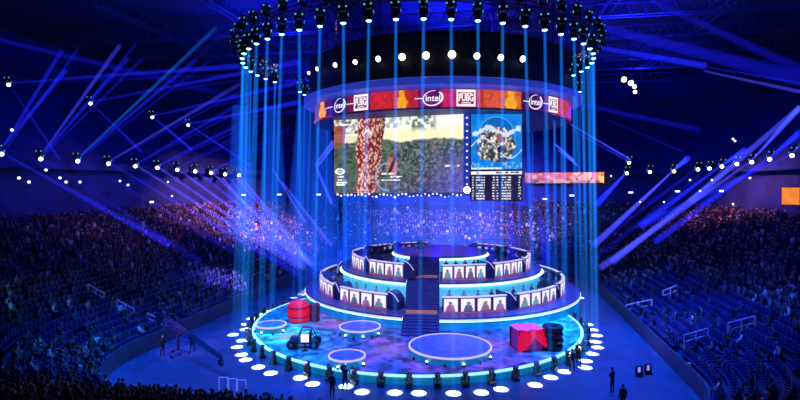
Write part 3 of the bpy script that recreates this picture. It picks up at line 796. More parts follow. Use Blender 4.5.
def figure(J, fingers=False, head=True):
    """J: joints dict -> MB with slots 0 shirt, 1 trousers, 2 skin, 3 hair. Faces -Y."""
    names = ['pelvis', 'waist', 'chest', 'neckbase', 'neck']; vs = [J[n] for n in names]; rad = [(.15, .12), (.14, .11), (.17, .125), (.08, .075), (.055, .055)]
    ed = [(0, 1), (1, 2), (2, 3), (3, 4)]
    for s_ in ('l', 'r'):
        b = len(vs); vs += [J['sh' + s_], J['el' + s_], J['wr' + s_], J['ha' + s_]]; rad += [.072, .048, .034, (.042, .022)]; ed += [(2, b), (b, b + 1), (b + 1, b + 2), (b + 2, b + 3)]
        b = len(vs); vs += [J['hi' + s_], J['kn' + s_], J['an' + s_], J['to' + s_]]; rad += [.098, .065, .045, (.045, .035)]; ed += [(0, b), (b, b + 1), (b + 1, b + 2), (b + 2, b + 3)]
    v, f = skin_mesh(vs, ed, rad); mb = MB()
    wrs = [Vector(J['wrl']), Vector(J['wrr'])]; has = [Vector(J['hal']), Vector(J['har'])]; pz = Vector(J['pelvis']); nk = Vector(J['neckbase'])
    knee = [Vector(J['knl']), Vector(J['knr']), Vector(J['anl']), Vector(J['anr']), Vector(J['hil']), Vector(J['hir'])]
    for fc in f:
        c = sum((Vector(v[i]) for i in fc), Vector()) / len(fc)
        if min((c - h).length for h in has) < min(.075, min((c - w_).length for w_ in wrs) + .02): mi = 2
        elif c.z > nk.z + .03: mi = 2
        elif c.z < pz.z - .02 or min((c - k).length for k in knee) < .16: mi = 1
        else: mi = 0
        mb.f.append(fc); mb.m.append(mi)
    mb.v = list(v)
    h = Vector(J['head']); 
    mb.ball(h, (.078, .098, .118), 14, 10, 2)                                     # skull
    mb.ball(h + Vector((0, -.095, -.015)), (.014, .022, .024), 6, 5, 2)           # nose
    for e in (-1, 1): mb.ball(h + Vector((e * .079, .005, -.01)), (.012, .022, .032), 6, 5, 2)
    for e in (-1, 1): mb.ball(h + Vector((e * .03, -.09, .015)), (.012, .008, .008), 6, 5, 3)
    mb.ball(h + Vector((0, -.088, -.055)), (.026, .01, .007), 6, 5, 1)
    mb.ball(h + Vector((0, .018, .032)), (.085, .098, .10), 14, 10, 3)            # hair
    if fingers:
        for s_ in ('l', 'r'):
            w_, hn = Vector(J['wr' + s_]), Vector(J['ha' + s_]); d = (hn - w_).normalized(); sidev = d.cross(Vector((0, -1, .3))).normalized()
            cur = sidev.cross(d)
            for k, (off, ln) in enumerate(((-.028, .075), (-.009, .085), (.01, .08), (.027, .062))):
                p0 = hn + sidev * off - d * .01; p1 = p0 + d * ln * .5 + cur * .006; p2 = p1 + (d + cur * .7).normalized() * ln * .5
                a_, b_ = skin_mesh([p0, p1, p2], [(0, 1), (1, 2)], [.009, .008, .007]); mb.add(a_, b_, 2)
            p0 = w_.lerp(hn, .45) - sidev * .03; p1 = p0 + (d - sidev * .9).normalized() * .045; p2 = p1 + (d + cur * .3).normalized() * .03
            a_, b_ = skin_mesh([p0, p1, p2], [(0, 1), (1, 2)], [.011, .010, .008]); mb.add(a_, b_, 2)
    return mb
def standing(arm='down', lean=0., spread=.13):
    J = dict(pelvis=(0, 0, .95), waist=(0, -.01 - lean * .1, 1.12), chest=(0, -lean * .3, 1.34), neckbase=(0, -lean * .45, 1.48), neck=(0, -.01 - lean * .5, 1.56), head=(0, -.03 - lean * .55, 1.655))
    for s_, e in (('l', 1), ('r', -1)):
        J['sh' + s_] = (e * .185, -lean * .35, 1.42); J['hi' + s_] = (e * .10, 0, .9); J['kn' + s_] = (e * spread, -.03, .5); J['an' + s_] = (e * (spread + .02), .02, .09); J['to' + s_] = (e * (spread + .05), -.14, .045)
        if arm == 'down': J['el' + s_] = (e * .25, .03, 1.14); J['wr' + s_] = (e * .26, -.08, .9); J['ha' + s_] = (e * .255, -.12, .81)
        elif arm == 'up': J['el' + s_] = (e * .26, -.2 - lean * .3, 1.2); J['wr' + s_] = (e * .17, -.40 - lean * .3, 1.36); J['ha' + s_] = (e * .13, -.47 - lean * .3, 1.40)
        elif arm == 'fold': J['el' + s_] = (e * .26, -.06, 1.16); J['wr' + s_] = (e * .06, -.24, 1.13 + e * .03); J['ha' + s_] = (-e * .03, -.25, 1.14 + e * .04)
    return J
def sitting(arm=0, lean=0.):
    J = dict(pelvis=(0, 0, .52), waist=(0, .0 - lean * .1, .68), chest=(0, -lean * .3, .9), neckbase=(0, -.01 - lean * .4, 1.04), neck=(0, -.02 - lean * .45, 1.12), head=(0, -.05 - lean * .5, 1.215))
    for s_, e in (('l', 1), ('r', -1)):
        J['sh' + s_] = (e * .18, -lean * .35, .98); J['hi' + s_] = (e * .10, -.04, .5); J['kn' + s_] = (e * .14, -.46, .5); J['an' + s_] = (e * .13, -.44, .09); J['to' + s_] = (e * .14, -.58, .045)
        if arm == 0: J['el' + s_] = (e * .24, -.1, .72); J['wr' + s_] = (e * .13, -.3, .62); J['ha' + s_] = (e * .10, -.38, .60)
        elif arm == 1: J['el' + s_] = (e * .26, -.2, .84); J['wr' + s_] = (e * .12, -.36, 1.02); J['ha' + s_] = (e * .07, -.4, 1.10)      # clapping
        elif arm == 2: J['el' + s_] = (e * .27, -.12, 1.15); J['wr' + s_] = (e * .2, -.16, 1.38); J['ha' + s_] = (e * .19, -.17, 1.47)   # arms raised
        elif arm == 3: J['el' + s_] = (e * .24, -.16, .74); J['wr' + s_] = (e * .14, -.42, .8); J['ha' + s_] = (e * .12, -.5, .8)         # hands on a desk
    return J
def to_mesh(mb, name, mats):
    o = mb.build(name, mats, smooth=True, fix=False); me = o.data; bpy.data.objects.remove(o); return me
def place(me, name, loc, rz, label, cat='person', group=None, s=1.0):
    o = bpy.data.objects.new(name, me); COL.objects.link(o); o.location = loc; o.rotation_euler = (0, 0, rz); o.scale = (s, s, s)
    return tag(o, label, cat, group)
def face_dir(d): return math.atan2(d[0], -d[1])           # figures look along -Y
PM = [M_cl, M_jean, M_skin, M_hair]
SEATED = [to_mesh(figure(sitting(a_, l_)), 'person', PM) for a_, l_ in ((0, 0), (1, .1), (0, .25), (2, 0), (0, -.1))]
PLAYER = [to_mesh(figure(sitting(3, l_)), 'person', [mat('jersey_%d' % k, c_, .7), M_jean, M_skin, M_hair]) for k, (l_, c_) in enumerate(((.1, (.03, .05, .15)), (.25, (.25, .05, .1)), (.15, (.4, .4, .5))))]
PD = [M_dark, M_dark, M_skin, M_hair]
ST = to_mesh(figure(standing('down'), True), 'person', PD); ST_F = to_mesh(figure(standing('fold'), True), 'person', PD); ST_U = to_mesh(figure(standing('up', .1), True), 'person', PD)

# players and monitors at the desks
mon0 = None
for (dk, r, z, a0, a1, tier, sd_) in desks:
    step = (a1 - a0) / 4
    for i in range(4):
        a = R(a0 + step * (i + .5)); rp = r - 1.75
        x, y = TC[0] + rp * math.cos(a), TC[1] + rp * math.sin(a)
        out = (math.cos(a), math.sin(a), 0)
        place(random.choice(PLAYER), 'person', (x, y, z + .55), face_dir(out), 'player sitting at the %s tier desk %s' % (tier, sd_), 'person', 'players at the %s tier desk %s' % (tier, sd_))
        xm, ym = TC[0] + (r - .85) * math.cos(a), TC[1] + (r - .85) * math.sin(a)
        if mon0 is None:
            mon0 = m_ = thing('monitor', (xm, ym, z + .78), '', 'monitor')
            MB().box((xm, ym, z + .79), (.3, .2, .02)).box((xm, ym, z + .88), (.05, .05, .18)).build('stand', M_mon, m_)
            MB().box((xm, ym, z + 1.1), (.62, .05, .36)).build('casing', M_mon, m_)
            MB().add([(xm - .28, ym + .03, z + .95), (xm + .28, ym + .03, z + .95), (xm + .28, ym + .03, z + 1.25), (xm - .28, ym + .03, z + 1.25)], [(3, 2, 1, 0)]).build('display', M_monlit, m_)
        else: m_ = copy_tree(mon0); m_.location = (xm, ym, z + .78)
        m_.rotation_euler.z = face_dir(out)
        tag(m_, 'black monitor on the %s tier desk %s' % (tier, sd_), 'monitor', 'monitors on the %s tier desk %s' % (tier, sd_))

# camera operators and floor people
def tripod_camera(x, y, z, rz, label):
    t = thing('broadcast_camera', (x, y, z), label, 'camera', None)
    d = Vector((math.sin(rz), -math.cos(rz), 0)); 
    for k in range(3):
        a = rz + R(30 + 120 * k); MB().tube((x, y, z + 1.15), (x + .5 * math.cos(a), y + .5 * math.sin(a), z), .03, n=6).build('leg', M_black, t)
    MB().box((x, y, z + 1.2), (.14, .14, .14)).build('tripod_head', M_black, t)
    MB().box((x, y, z + 1.42), (.24, .55, .3), rz).build('camera_body', M_black, t)
    p = Vector((x, y, z + 1.42)) + d * .27; MB().tube(p, p + d * .35, .1, .13, 12).build('lens', M_black, t)
    q = Vector((x, y, z + 1.65)); MB().box(q, (.2, .16, .12), rz).build('viewfinder', M_black, t)
def shoulder_camera(x, y, z, rz, label):
    d = Vector((math.sin(rz), -math.cos(rz), 0)); s_ = Vector((math.cos(rz), math.sin(rz), 0))
    p = Vector((x, y, z)) + d * .1 + s_ * .2 + Vector((0, 0, 1.64))
    t = thing('shoulder_camera', p, label, 'camera')
    MB().box(p, (.16, .5, .24), rz).build('camera_body', M_black, t)
    MB().tube(p + d * .25, p + d * .5, .07, .1, 12).build('lens', M_black, t)
    MB().box(p + Vector((0, 0, .17)), (.06, .3, .05), rz).build('handle', M_black, t)
def gp(px, py, z=0.):
    Y = F * (HC - z) / (py - HY); return P(px, py, Y)
q = gp(612.5, 393); place(ST_F, 'person', q, R(215), 'person in black standing alone with folded arms on the open floor beside the boards')
q = gp(345, 392); place(ST_U, 'person', q, R(165), 'camera operator in black standing in front of the small podium at the stage edge', s=1.06)
shoulder_camera(q.x, q.y, 0, R(165), 'black shoulder camera held by the operator at the stage edge')
q = gp(334, 392); place(ST, 'person', q + Vector((0, -1.0, 0)), R(150), 'assistant in black standing close beside the camera operator at the stage edge')
q = gp(572, 372); place(ST_F, 'person', q, R(160), 'crew member in black at the stage edge by the dark-wheeled red crate')
q = gp(578.5, 366); place(ST, 'person', q, R(120), 'taller crew member in black just beyond the stage edge below the lower desks', s=1.08)
q = gp(623, 412); place(ST, 'person', q, R(190), 'person in black at the bottom of the picture between the aisle boards and audience')
za = 6.1; q = Vector((2.0, 62.6, za)); place(ST_U, 'person', q + Vector((.5, .7, 0)), R(20), 'camera operator in dark clothes on the topmost disc of the platform', s=1.05)
tripod_camera(q.x + .3, q.y, za, R(-20), 'broadcast camera on a tripod on the topmost disc of the platform')
q = Vector((2.2, 56.2, 4.4)); place(ST_U, 'person', q, R(190), 'camera operator in dark clothes on the upper tier beside the stairway', s=1.03)
shoulder_camera(q.x, q.y, 4.4, R(190), 'black shoulder camera held on the upper tier beside the stairway')
q = gp(309, 311, 1.9)

# ------------------------------------------------------------------ props on the deck
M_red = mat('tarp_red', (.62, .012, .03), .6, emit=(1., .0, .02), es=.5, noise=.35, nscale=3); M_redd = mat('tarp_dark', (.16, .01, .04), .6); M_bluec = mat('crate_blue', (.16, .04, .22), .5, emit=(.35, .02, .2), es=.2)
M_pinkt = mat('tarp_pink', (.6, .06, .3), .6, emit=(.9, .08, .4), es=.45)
Yb = F * (HC - ZS) / (321.5 - HY); xb = (298.5 - 400) * Yb / F
t = thing('red_bundle', (xb, Yb, ZS), 'rounded bright red strapped bundle standing on the deck in front of the lower desks', 'bundle')
mb = MB(); n = 24; prf = [(.45, 0), (.9, .15), (1.04, .6), (1.06, 1.1), (1.0, 1.6), (.8, 1.95), (.4, 2.1)]
mb.lathe((xb, Yb, ZS), prf, n); mb.v = [((x - xb) * (1 + .05 * math.cos(8 * math.atan2(y - Yb, x - xb))) + xb, (y - Yb) * (1 + .05 * math.cos(8 * math.atan2(y - Yb, x - xb))) + Yb, z) for x, y, z in mb.v]
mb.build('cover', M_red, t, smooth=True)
for h in (.6, 1.5): MB().lathe((xb, Yb, ZS), [(1.10, h - .06), (1.12, h), (1.10, h + .06), (1.02, h)], n, close=True).build('strap', M_redd, t)
t = thing('red_drum', (xb + 1.55, Yb + .4, ZS), 'dark red upright drum touching the bright red bundle', 'drum')
MB().lathe((xb + 1.55, Yb + .4, ZS), [(.5, 0), (.55, .05), (.52, .1), (.52, .75), (.56, .8), (.52, .85), (.52, 1.55), (.55, 1.6), (.5, 1.65)], 24).build('shell', M_redd, t)
MB().lathe((xb + 1.55, Yb + .4, ZS), [(.46, 1.65), (.46, 1.7)], 24).build('lid', M_redd, t)
# air-drop crate with a red tarp
Yc = F * (HC - ZS) / (350 - HY); xc = (530 - 400) * Yc / F; a = R(12)
t = thing('supply_crate', (xc, Yc, ZS), 'large blue supply crate with bright red tarp hanging over it on the deck', 'crate')
def cr(u, v, z): return (xc + u * math.cos(a) - v * math.sin(a), Yc + u * math.sin(a) + v * math.cos(a), ZS + z)
MB().box(cr(0, .6, .85), (2.1, 1.7, 1.6), a).build('box', M_bluec, t)
for u in (-1.06, 1.06):
    for v in (-.27, 1.47): MB().box(cr(u, v, .85), (.14, .14, 1.75), a).build('corner_post', mat('post_dark', (.03, .03, .06), .5), t)
mb = MB()                                     # front drape: swags down both sides with an open notch
nu = 24
for i in range(nu + 1):
    u = -1.18 + 2.36 * i / nu; q = abs(i / nu - .55) * 2; low = 1.25 - 1.2 * q ** .8 if i / nu > .55 else 1.25 - 1.35 * q ** .6
    low = max(.02, low); fo = .05 * math.sin(i * 1.7)
    for k in range(6): s_ = k / 5; mb.v.append(cr(u * (1 + .12 * (1 - s_)), -.32 + fo - .25 * (1 - s_), low + (1.72 - low) * s_))
mb.f = [(i * 6 + k, (i + 1) * 6 + k, (i + 1) * 6 + k + 1, i * 6 + k + 1) for i in range(nu) for k in range(5)]; mb.m = [0] * len(mb.f)
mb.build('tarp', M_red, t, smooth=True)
mb = MB()
for i in range(13):
    for j in range(9): u = -1.2 + 2.4 * i / 12; v = -.38 + 2.0 * j / 8; mb.v.append(cr(u, v, 1.76 + .06 * math.sin(i * 1.3) * math.cos(j * 1.1)))
mb.f = [(i * 9 + j, (i + 1) * 9 + j, (i + 1) * 9 + j + 1, i * 9 + j + 1) for i in range(12) for j in range(8)]; mb.m = [0] * len(mb.f)
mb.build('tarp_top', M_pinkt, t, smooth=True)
# stack of tyres beside it
tx, ty = cr(1.95, -.1, 0)[:2]
M_tyre = mat('tyre_black', (.012, .01, .014), .7)
for k in range(4):
    o = MB().lathe((tx + .05 * (k % 2), ty, ZS + .27 + .5 * k), [(.38 + .25 * (1 + math.cos(q)) , .25 * math.sin(q)) for q in np.linspace(0, 2 * math.pi, 12, endpoint=False)], 24, close=True).build('tyre', M_tyre, loc=(tx, ty, ZS + .02 + .5 * k), smooth=True)
    tag(o, 'black tyre in a stack beside the red-covered crate, %s' % ('lowest of four', 'second from the bottom', 'second from the top', 'topmost of four')[k], 'tyre', 'tyre stack')
q = Vector((tx - .3, ty - .9, ZS + .0)); 
# dark buggy with a lit board
Yd = F * (HC - ZS) / (349 - HY); xd = (303 - 400) * Yd / F
t = thing('buggy', (xd, Yd, ZS), 'dark open buggy with roll cage parked on the teal deck by the red bundle', 'buggy')
M_bug = mat('buggy_dark', (.015, .03, .05), .5)
for sx_ in (-1, 1):
    for sy_ in (-1, 1):
        wc = (xd + sx_ * .95, Yd + .5 + sy_ * .65, ZS + .4)
        wo = MB().lathe((wc[0], wc[1] - .15, wc[2]), [(.18, 0), (.36, .0), (.4, .06), (.4, .24), (.36, .3), (.18, .3)], 18, axis=(0, 1, 0)).build('wheel', M_tyre, t)
        MB().lathe((wc[0], wc[1] - .17, wc[2]), [(.15, 0), (.17, .05), (.17, .34)], 10, axis=(0, 1, 0)).build('hub', mat('hub_grey', (.2, .22, .25), .4, .6), wo)
MB().box((xd, Yd + .5, ZS + .55), (2.3, .95, .35), taper=.85).box((xd - .75, Yd + .5, ZS + .8), (.7, .8, .2), taper=.7).build('body', M_bug, t)
mb = MB()
for sy_ in (.1, .9):
    mb.path([(xd - .5, Yd + sy_, ZS + .75), (xd - .2, Yd + sy_, ZS + 1.55), (xd + .6, Yd + sy_, ZS + 1.55), (xd + 1.05, Yd + sy_, ZS + .7)], .05, 6)
for xx in (-.2, .6): mb.tube((xd + xx, Yd + .1, ZS + 1.55), (xd + xx, Yd + .9, ZS + 1.55), .05, n=6)
mb.build('roll_cage', M_bug, t)
for sy_ in (.28, .72): MB().box((xd + .35, Yd + sy_, ZS + .82), (.4, .36, .15)).box((xd + .55, Yd + sy_, ZS + 1.1), (.12, .36, .55)).build('seat', M_tyre, t)
lb = thing('lit_board', (xd + .25, Yd - .55, ZS), 'small glowing white board on a stand in front of the dark buggy', 'board')
zb = ZS + 1.05
MB().box((xd + .25, Yd - .5, ZS + .35), (.08, .06, .7)).box((xd + .25, Yd - .5, ZS + .02), (.5, .4, .04)).build('stand', M_black, lb)
MB().box((xd + .25, Yd - .5, zb), (.74, .06, .74)).build('frame', M_black, lb)
M_lit = mat('board_lit', (.6, .5, .5), .5, emit=(1., .82, .85), es=1.3)
mb = MB()
for i in (-1, 1):
    for j in (-1, 1): mb.box((xd + .25 + i * .17, Yd - .54, zb + j * .17), (.3, .02, .3))
mb.build('panel', M_lit, lb)

# ------------------------------------------------------------------ camera crane
Bc = gp(178, 355); t = thing('camera_crane', Bc, 'camera crane with long dark boom reaching from the boards over the open floor', 'camera crane')
M_crane = mat('crane_metal', (.06, .06, .12), .4, .5); 
x, y = Bc.x, Bc.y; piv = Vector((x, y, 2.3)); tip = gp(221, 374) + Vector((0, 0, 1.3)); dv = (tip - piv).normalized(); tail = piv - dv * 3.2
mb = MB()
for k in range(3): a = R(20 + 120 * k); mb.tube((x, y, .5), (x + .9 * math.cos(a), y + .9 * math.sin(a), .12), .06, n=6).lathe((x + .9 * math.cos(a), y + .9 * math.sin(a) - .06, .14), [(.13, 0), (.13, .12)], 12, axis=(0, 1, 0))
mb.build('dolly', M_crane, t)
MB().tube((x, y, .4), (x, y, 2.1), .12, n=10).box((x, y, 2.2), (.4, .4, .3)).build('pedestal', M_crane, t)
nv = dv.cross(Vector((0, 0, 1))).normalized(); up = nv.cross(dv)
mb = MB(); cor = [nv * .18 + up * .2, -nv * .18 + up * .2, -nv * .18 - up * .2, nv * .18 - up * .2]
for c_ in cor: mb.tube(tail + c_, tip + c_ * .5, .04, n=5)
L_ = (tip - tail).length; k = int(L_ / .5)
for i in range(k):
    p0, p1 = tail + dv * L_ * i / k, tail + dv * L_ * (i + 1) / k; s0, s1 = 1 - .5 * i / k, 1 - .5 * (i + 1) / k
    for j in range(4): mb.tube(p0 + cor[j] * s0, p1 + cor[(j + 1) % 4] * s1, .025, n=4)
mb.build('boom', M_crane, t)
MB().box(tail, (.7, .5, .7)).box(tail + Vector((0, 0, .5)), (.4, .3, .4)).build('counterweight', M_crane, t)
h = MB().box(tip - Vector((0, 0, .35)), (.3, .45, .35)).tube(tip, tip - Vector((0, 0, .25)), .08, n=8).build('camera_head', M_black, t)
MB().tube(tip - Vector((-.1, .2, .35)), tip - Vector((-.25, .55, .4)), .1, .12, 10).build('lens', M_black, h)
for k, (dx, dy, rz) in enumerate(((-1.2, -.3, 60), (.9, .8, 200))):
    place(ST_F if k else ST, 'person', (x + dx, y + dy, 0), R(rz), ('crane operator in dark clothes at the counterweight end of the camera crane', 'crew member with folded arms behind the camera crane dolly')[k])
spot('crane_glow', (x - 3, y - 6, 9), (x - .3, y, 1.8), 9000, (.3, .16, 1.), 26, .6, .2)

# ------------------------------------------------------------------ audience
M_crowd = mat_attr('crowd_cloth', .8)
spots = []            # (px-size, x, y, z, facing, zone, row)
for k in range(NR):
    d = k * ROW + ROW * .62; z = Z0 + k * RISE
    pts = [B(u + nu * d, v + nv * d, z) for (u, v, nu, nv) in BP]
    uv = [(u, v) for (u, v, _, _) in BP]
    cum = [0.]
    for a, b in zip(pts, pts[1:]): cum.append(cum[-1] + (b - a).length)
    s_ = 0.; j = 0
    while s_ < cum[-1] - .01:
        while cum[j + 1] < s_: j += 1
        q = (s_ - cum[j]) / max(1e-6, cum[j + 1] - cum[j]); p = pts[j].lerp(pts[j + 1], q)
        if p.y > 12:
            px, py = proj((p.x, p.y, p.z + .8))
            if -15 < px < 815 and py < 408: spots.append((p.x, p.y, p.z, px, py, k, uv[j][0], uv[j][1], s_))
        s_ += .56
people = []; empties = []
for (x, y, z, px, py, k, bu, bv, s_) in spots:
    u, v = Binv(x, y); zone = 'right' if (bu > 14 and bv > V0 + 1) else ('left' if (bu < -14 and bv > V0 + 1) else ('back' if bv > 20 else 'front'))
    aisle = (s_ % 11.0) < .9
    if aisle: continue
    cl = vnoise(np.array(x * .22 + 40), np.array(y * .22 + k * .1), 21)
    if zone == 'front': pr = .8 if k < 8 else .6
    elif zone == 'back': pr = 1.1 if 7 < k < 21 else .06
    elif zone == 'right': pr = (.12 if k < 9 else .8) if y < 62 else (.55 if k < 6 else .9)
    else: pr = (.3 if k < 12 else .6) if y < 52 else (.45 if k < 8 else .88)
    pr *= .45 + 1.1 * float(cl)
    r_ = rng.random()
    if r_ < pr: people.append((x, y, z, px, py, k, zone))
    elif zone in ('right', 'left') and k < 14: empties.append((x, y, z, px, py, k, zone))
vis = [p for p in people if 0 < p[3] < 800 and p[4] < 404]
vis.sort(key=lambda p: p[1]); near = vis[:300]; nearset = set(id(p) for p in near)
ZN = {'right': 'stand with the white handrails', 'left': 'dark stand behind the camera crane', 'front': 'silhouetted rows along the bottom edge', 'back': 'far stand'}
POSE = ['spectator sitting upright in the %s', 'spectator with hands at the face in the %s', 'spectator leaning forward in the %s', 'spectator with both arms raised in the %s', 'spectator leaning back in the %s']
for p in near:
    x, y, z, px, py, k, zone = p; w_ = rng.choice(5, p=[.35, .17, .22, .06, .2]); dv_ = inward(x, y)
    lab = POSE[w_] % ZN[zone]
    place(SEATED[w_], 'person', (x, y, z + .0), face_dir(dv_) + rng.normal(0, .25), lab, 'person', lab, s=1.0 + rng.normal(0, .04))
rest = [p for p in people if id(p) not in nearset]
def simple_people(lst, name, label, group):
    V = []; Fc = []; Cc = []
    tor = np.array([(-.20, -.13, .3), (.20, -.13, .3), (.20, .13, .3), (-.20, .13, .3), (-.22, -.1, .98), (.22, -.1, .98), (.22, .1, .98), (-.22, .1, .98)])
    leg = np.array([(-.18, -.55, .38), (.18, -.55, .38), (.18, -.1, .58), (-.18, -.1, .58), (-.16, -.55, .02), (.16, -.55, .02)])
    hd = np.array([(-.1, 0, 1.17), (0, -.12, 1.17), (.1, 0, 1.17), (0, .12, 1.17), (0, -.02, 1.33), (0, -.02, 1.0), ])
    tf = [(0, 1, 5, 4), (1, 2, 6, 5), (2, 3, 7, 6), (3, 0, 4, 7), (4, 5, 6, 7)]; lf = [(0, 1, 2, 3), (4, 5, 1, 0)]
    hf = [(0, 1, 4), (1, 2, 4), (2, 3, 4), (3, 0, 4), (1, 0, 5), (2, 1, 5), (3, 2, 5), (0, 3, 5)]
    cl = [(.02, .02, .04), (.04, .05, .1), (.015, .02, .03), (.35, .32, .36), (.12, .03, .04), (.03, .03, .03), (.2, .08, .08), (.05, .08, .14), (.6, .55, .6), (.3, .04, .05)]
    pc = [.28, .16, .2, .03, .06, .14, .04, .06, .015, .015]
    for (x, y, z, px, py, k, zone) in lst:
        a = face_dir(inward(x, y)) + rng.normal(0, .3); c_, s_ = math.cos(a), math.sin(a); hgt = 1 + rng.normal(0, .06)
        c1_ = cl[rng.choice(len(cl), p=pc)]; sk = .7 + .5 * rng.random(); skin_ = (.8 * sk, .36 * sk, .30 * sk)
        if rng.random() < .5: skin_ = (.04, .03, .03)
        for arr, fcs, cc in ((tor, tf, c1_), (leg, lf, (.02, .02, .04)), (hd, hf, skin_)):
            b = len(V); q = arr + (np.array((rng.normal(0, .04), 0, 0)) if arr is hd else 0)
            V += [(x + p[0] * c_ - p[1] * s_, y + p[0] * s_ + p[1] * c_, z + p[2] * hgt) for p in q]
            Fc += [tuple(b + i for i in f) for f in fcs]; Cc += [cc] * len(q)
            if arr is hd: Cc[-2] = (.03, .02, .02); Cc[-3] = (.03, .02, .02)
    mb = MB(); mb.v = V; mb.f = Fc; mb.m = [0] * len(Fc); mb.c = np.array(Cc)
    o = mb.build(name, M_crowd, fix=False); tag(o, label, 'crowd', kind='stuff'); return o
simple_people(rest, 'crowd', 'seated audience filling the dark stands all round the stage', None)
# empty folding seats
M_seat = mat('seat_blue', (.012, .014, .085), .3)
def seat_mesh():
    mb = MB().box((0, -.12, .44), (.46, .42, .07)).box((0, .12, .72), (.46, .07, .52), taper=.92)
    for e in (-1, 1): mb.box((e * .25, -.06, .56), (.05, .36, .05)).box((e * .25, -.02, .28), (.05, .1, .56))
    o = mb.build('arena_seat', M_seat); me = o.data; bpy.data.objects.remove(o); return me
SM = seat_mesh()
empties = [e for e in empties if 0 < e[3] < 800 and e[4] < 400]; empties.sort(key=lambda p: p[1])
for (x, y, z, px, py, k, zone) in empties[:300]:
    lab = 'empty dark blue folding seat in the %s' % ZN[zone]
    place(SM, 'arena_seat', (x, y, z), face_dir(inward(x, y)), lab, 'seat', lab)
mb = MB()
for (x, y, z, px, py, k, zone) in empties[300:]:
    a = face_dir(inward(x, y)); c_, s_ = math.cos(a), math.sin(a)
    mb.box((x - .12 * s_ * -1 * -1, y + .12 * c_, z + .72), (.46, .08, .5), a).box((x + .12 * s_, y - .12 * c_, z + .44), (.46, .4, .07), a)
o = mb.build('seat_rows', M_seat); tag(o, 'further rows of empty seats among the audience in the stands', 'seats', kind='stuff')

# ------------------------------------------------------------------ handrails and barriers
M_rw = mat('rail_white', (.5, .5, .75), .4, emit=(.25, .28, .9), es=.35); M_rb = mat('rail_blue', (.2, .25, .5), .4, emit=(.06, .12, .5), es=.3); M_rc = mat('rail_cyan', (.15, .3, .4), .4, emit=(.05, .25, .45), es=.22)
def handrail(pa, pb, h, m, label, mid=True, n=3):
    pa, pb = Vector(pa), Vector(pb); t = thing('handrail', (pa + pb) / 2, label, 'handrail'); U = Vector((0, 0, h))
    MB().tube(pa + U, pb + U, .045, n=6).build('top_rail', m, t)
    if mid: MB().tube(pa + U * .55, pb + U * .55, .035, n=6).build('mid_rail', m, t)
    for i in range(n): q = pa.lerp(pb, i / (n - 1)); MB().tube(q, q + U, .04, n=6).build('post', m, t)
for a, b, m, lab in (((626, 316), (652, 311), M_rw, 'bright white double handrail round the stair opening beside the front boards'), ((663, 302), (678, 296), M_rw, 'short white handrail above the bright double handrail in the same stand'),
                     ((728, 338), (755, 331), M_rb, 'long blue handrail across the dark seats halfway up the stand'), ((664, 382), (690, 379), M_rc, 'blue-green handrail frame by the dark corner below the empty seats'),
                     ((684, 350), (708, 343), M_rb, 'blue handrail between the empty seat rows and the dark corner')):
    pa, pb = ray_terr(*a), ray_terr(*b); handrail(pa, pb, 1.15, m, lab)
for a, b, lab in (((88, 295), (104, 304), 'pale double handrail high in the dark stand behind the camera crane'), ((117, 311), (134, 320), 'pale double handrail halfway between the topmost rail and the camera crane'), ((147, 324), (166, 333), 'pale double handrail closest to the camera crane')):
    pa, pb = ray_terr(*a), ray_terr(*b); handrail(pa, pb, 1.0, M_rb, lab)
# crowd barriers at the bottom edge: pale frames just behind the front boards
def barrier(px0, px1, py, h, m, label, z=0.):
    a, b = gp(px0, py, z), gp(px1, py, z); a.y = b.y = (a.y + b.y) / 2
    t = thing('crowd_barrier', (a + b) / 2, label, 'barrier'); U = Vector((0, 0, h))
    MB().path([a + U * .1, a + U, b + U, b + U * .1, a + U * .1], .035, 6).build('frame', m, t)
    mb = MB()
    for q in (a, b): mb.box((q.x, q.y, .03), (.08, .5, .06)).tube((q.x, q.y, .04), q + U * .15, .03, n=5)
    mb.build('foot', m, t)
for k, (a, b, lab) in enumerate(((219, 227.5, 'pale crowd barrier furthest from the stage in the row at the foot of the floor'), (228.5, 236.5, 'pale crowd barrier in the middle of the row of three on the floor'), (237.5, 246, 'pale crowd barrier in the row of three next to the stage'))):
    barrier(a, b, 394 + 1.5 * k, 1.15, M_rw, lab)
for (a, b, y_, lab) in ((40, 73, 383.5, 'long pale rail above the silhouetted front rows, furthest from the stage'), (100, 137, 385, 'long pale rail above the silhouetted front rows, in the middle'), (153, 180, 384.5, 'long pale rail above the silhouetted front rows, nearest the floor barriers')):
    pa = P(a, y_, 33.5); pb = P(b, y_, 33.5); gz = min(pa.z, pb.z) - 1.0
    t = thing('front_rail', (pa + pb) / 2 - Vector((0, 0, 1.0)), lab, 'rail')
    MB().tube(pa, pb, .035, n=6).build('top_rail', M_rb, t)
    for q in (0, .5, 1): c_ = pa.lerp(pb, q); d_ = max(0., sd(*Binv(c_.x, c_.y))); MB().tube(c_, (c_.x, c_.y, terr_z(d_) - .3), .03, n=5).build('post', M_rb, t)

# floodlight washers on the floor by the boards
for k, (px, py, lab) in enumerate(((639, 376, 'violet floor washer lamp by the boards nearer the standing person'), (648, 374, 'violet floor washer lamp by the boards further from the standing person'))):
    q = gp(px, py); t = thing('floor_washer', q, lab, 'lamp')
    MB().box((q.x, q.y, .12), (.5, .3, .24)).build('base', M_black, t)
    MB().box((q.x, q.y, .5), (.55, .16, .5), .3).build('housing', M_black, t)
    MB().box((q.x - .03, q.y - .1, .5), (.22, .04, .38), .3).build('lens', mat('lens_violet', (.1, .1, .2), .3, emit=(.3, .25, 1.), es=.9), t)

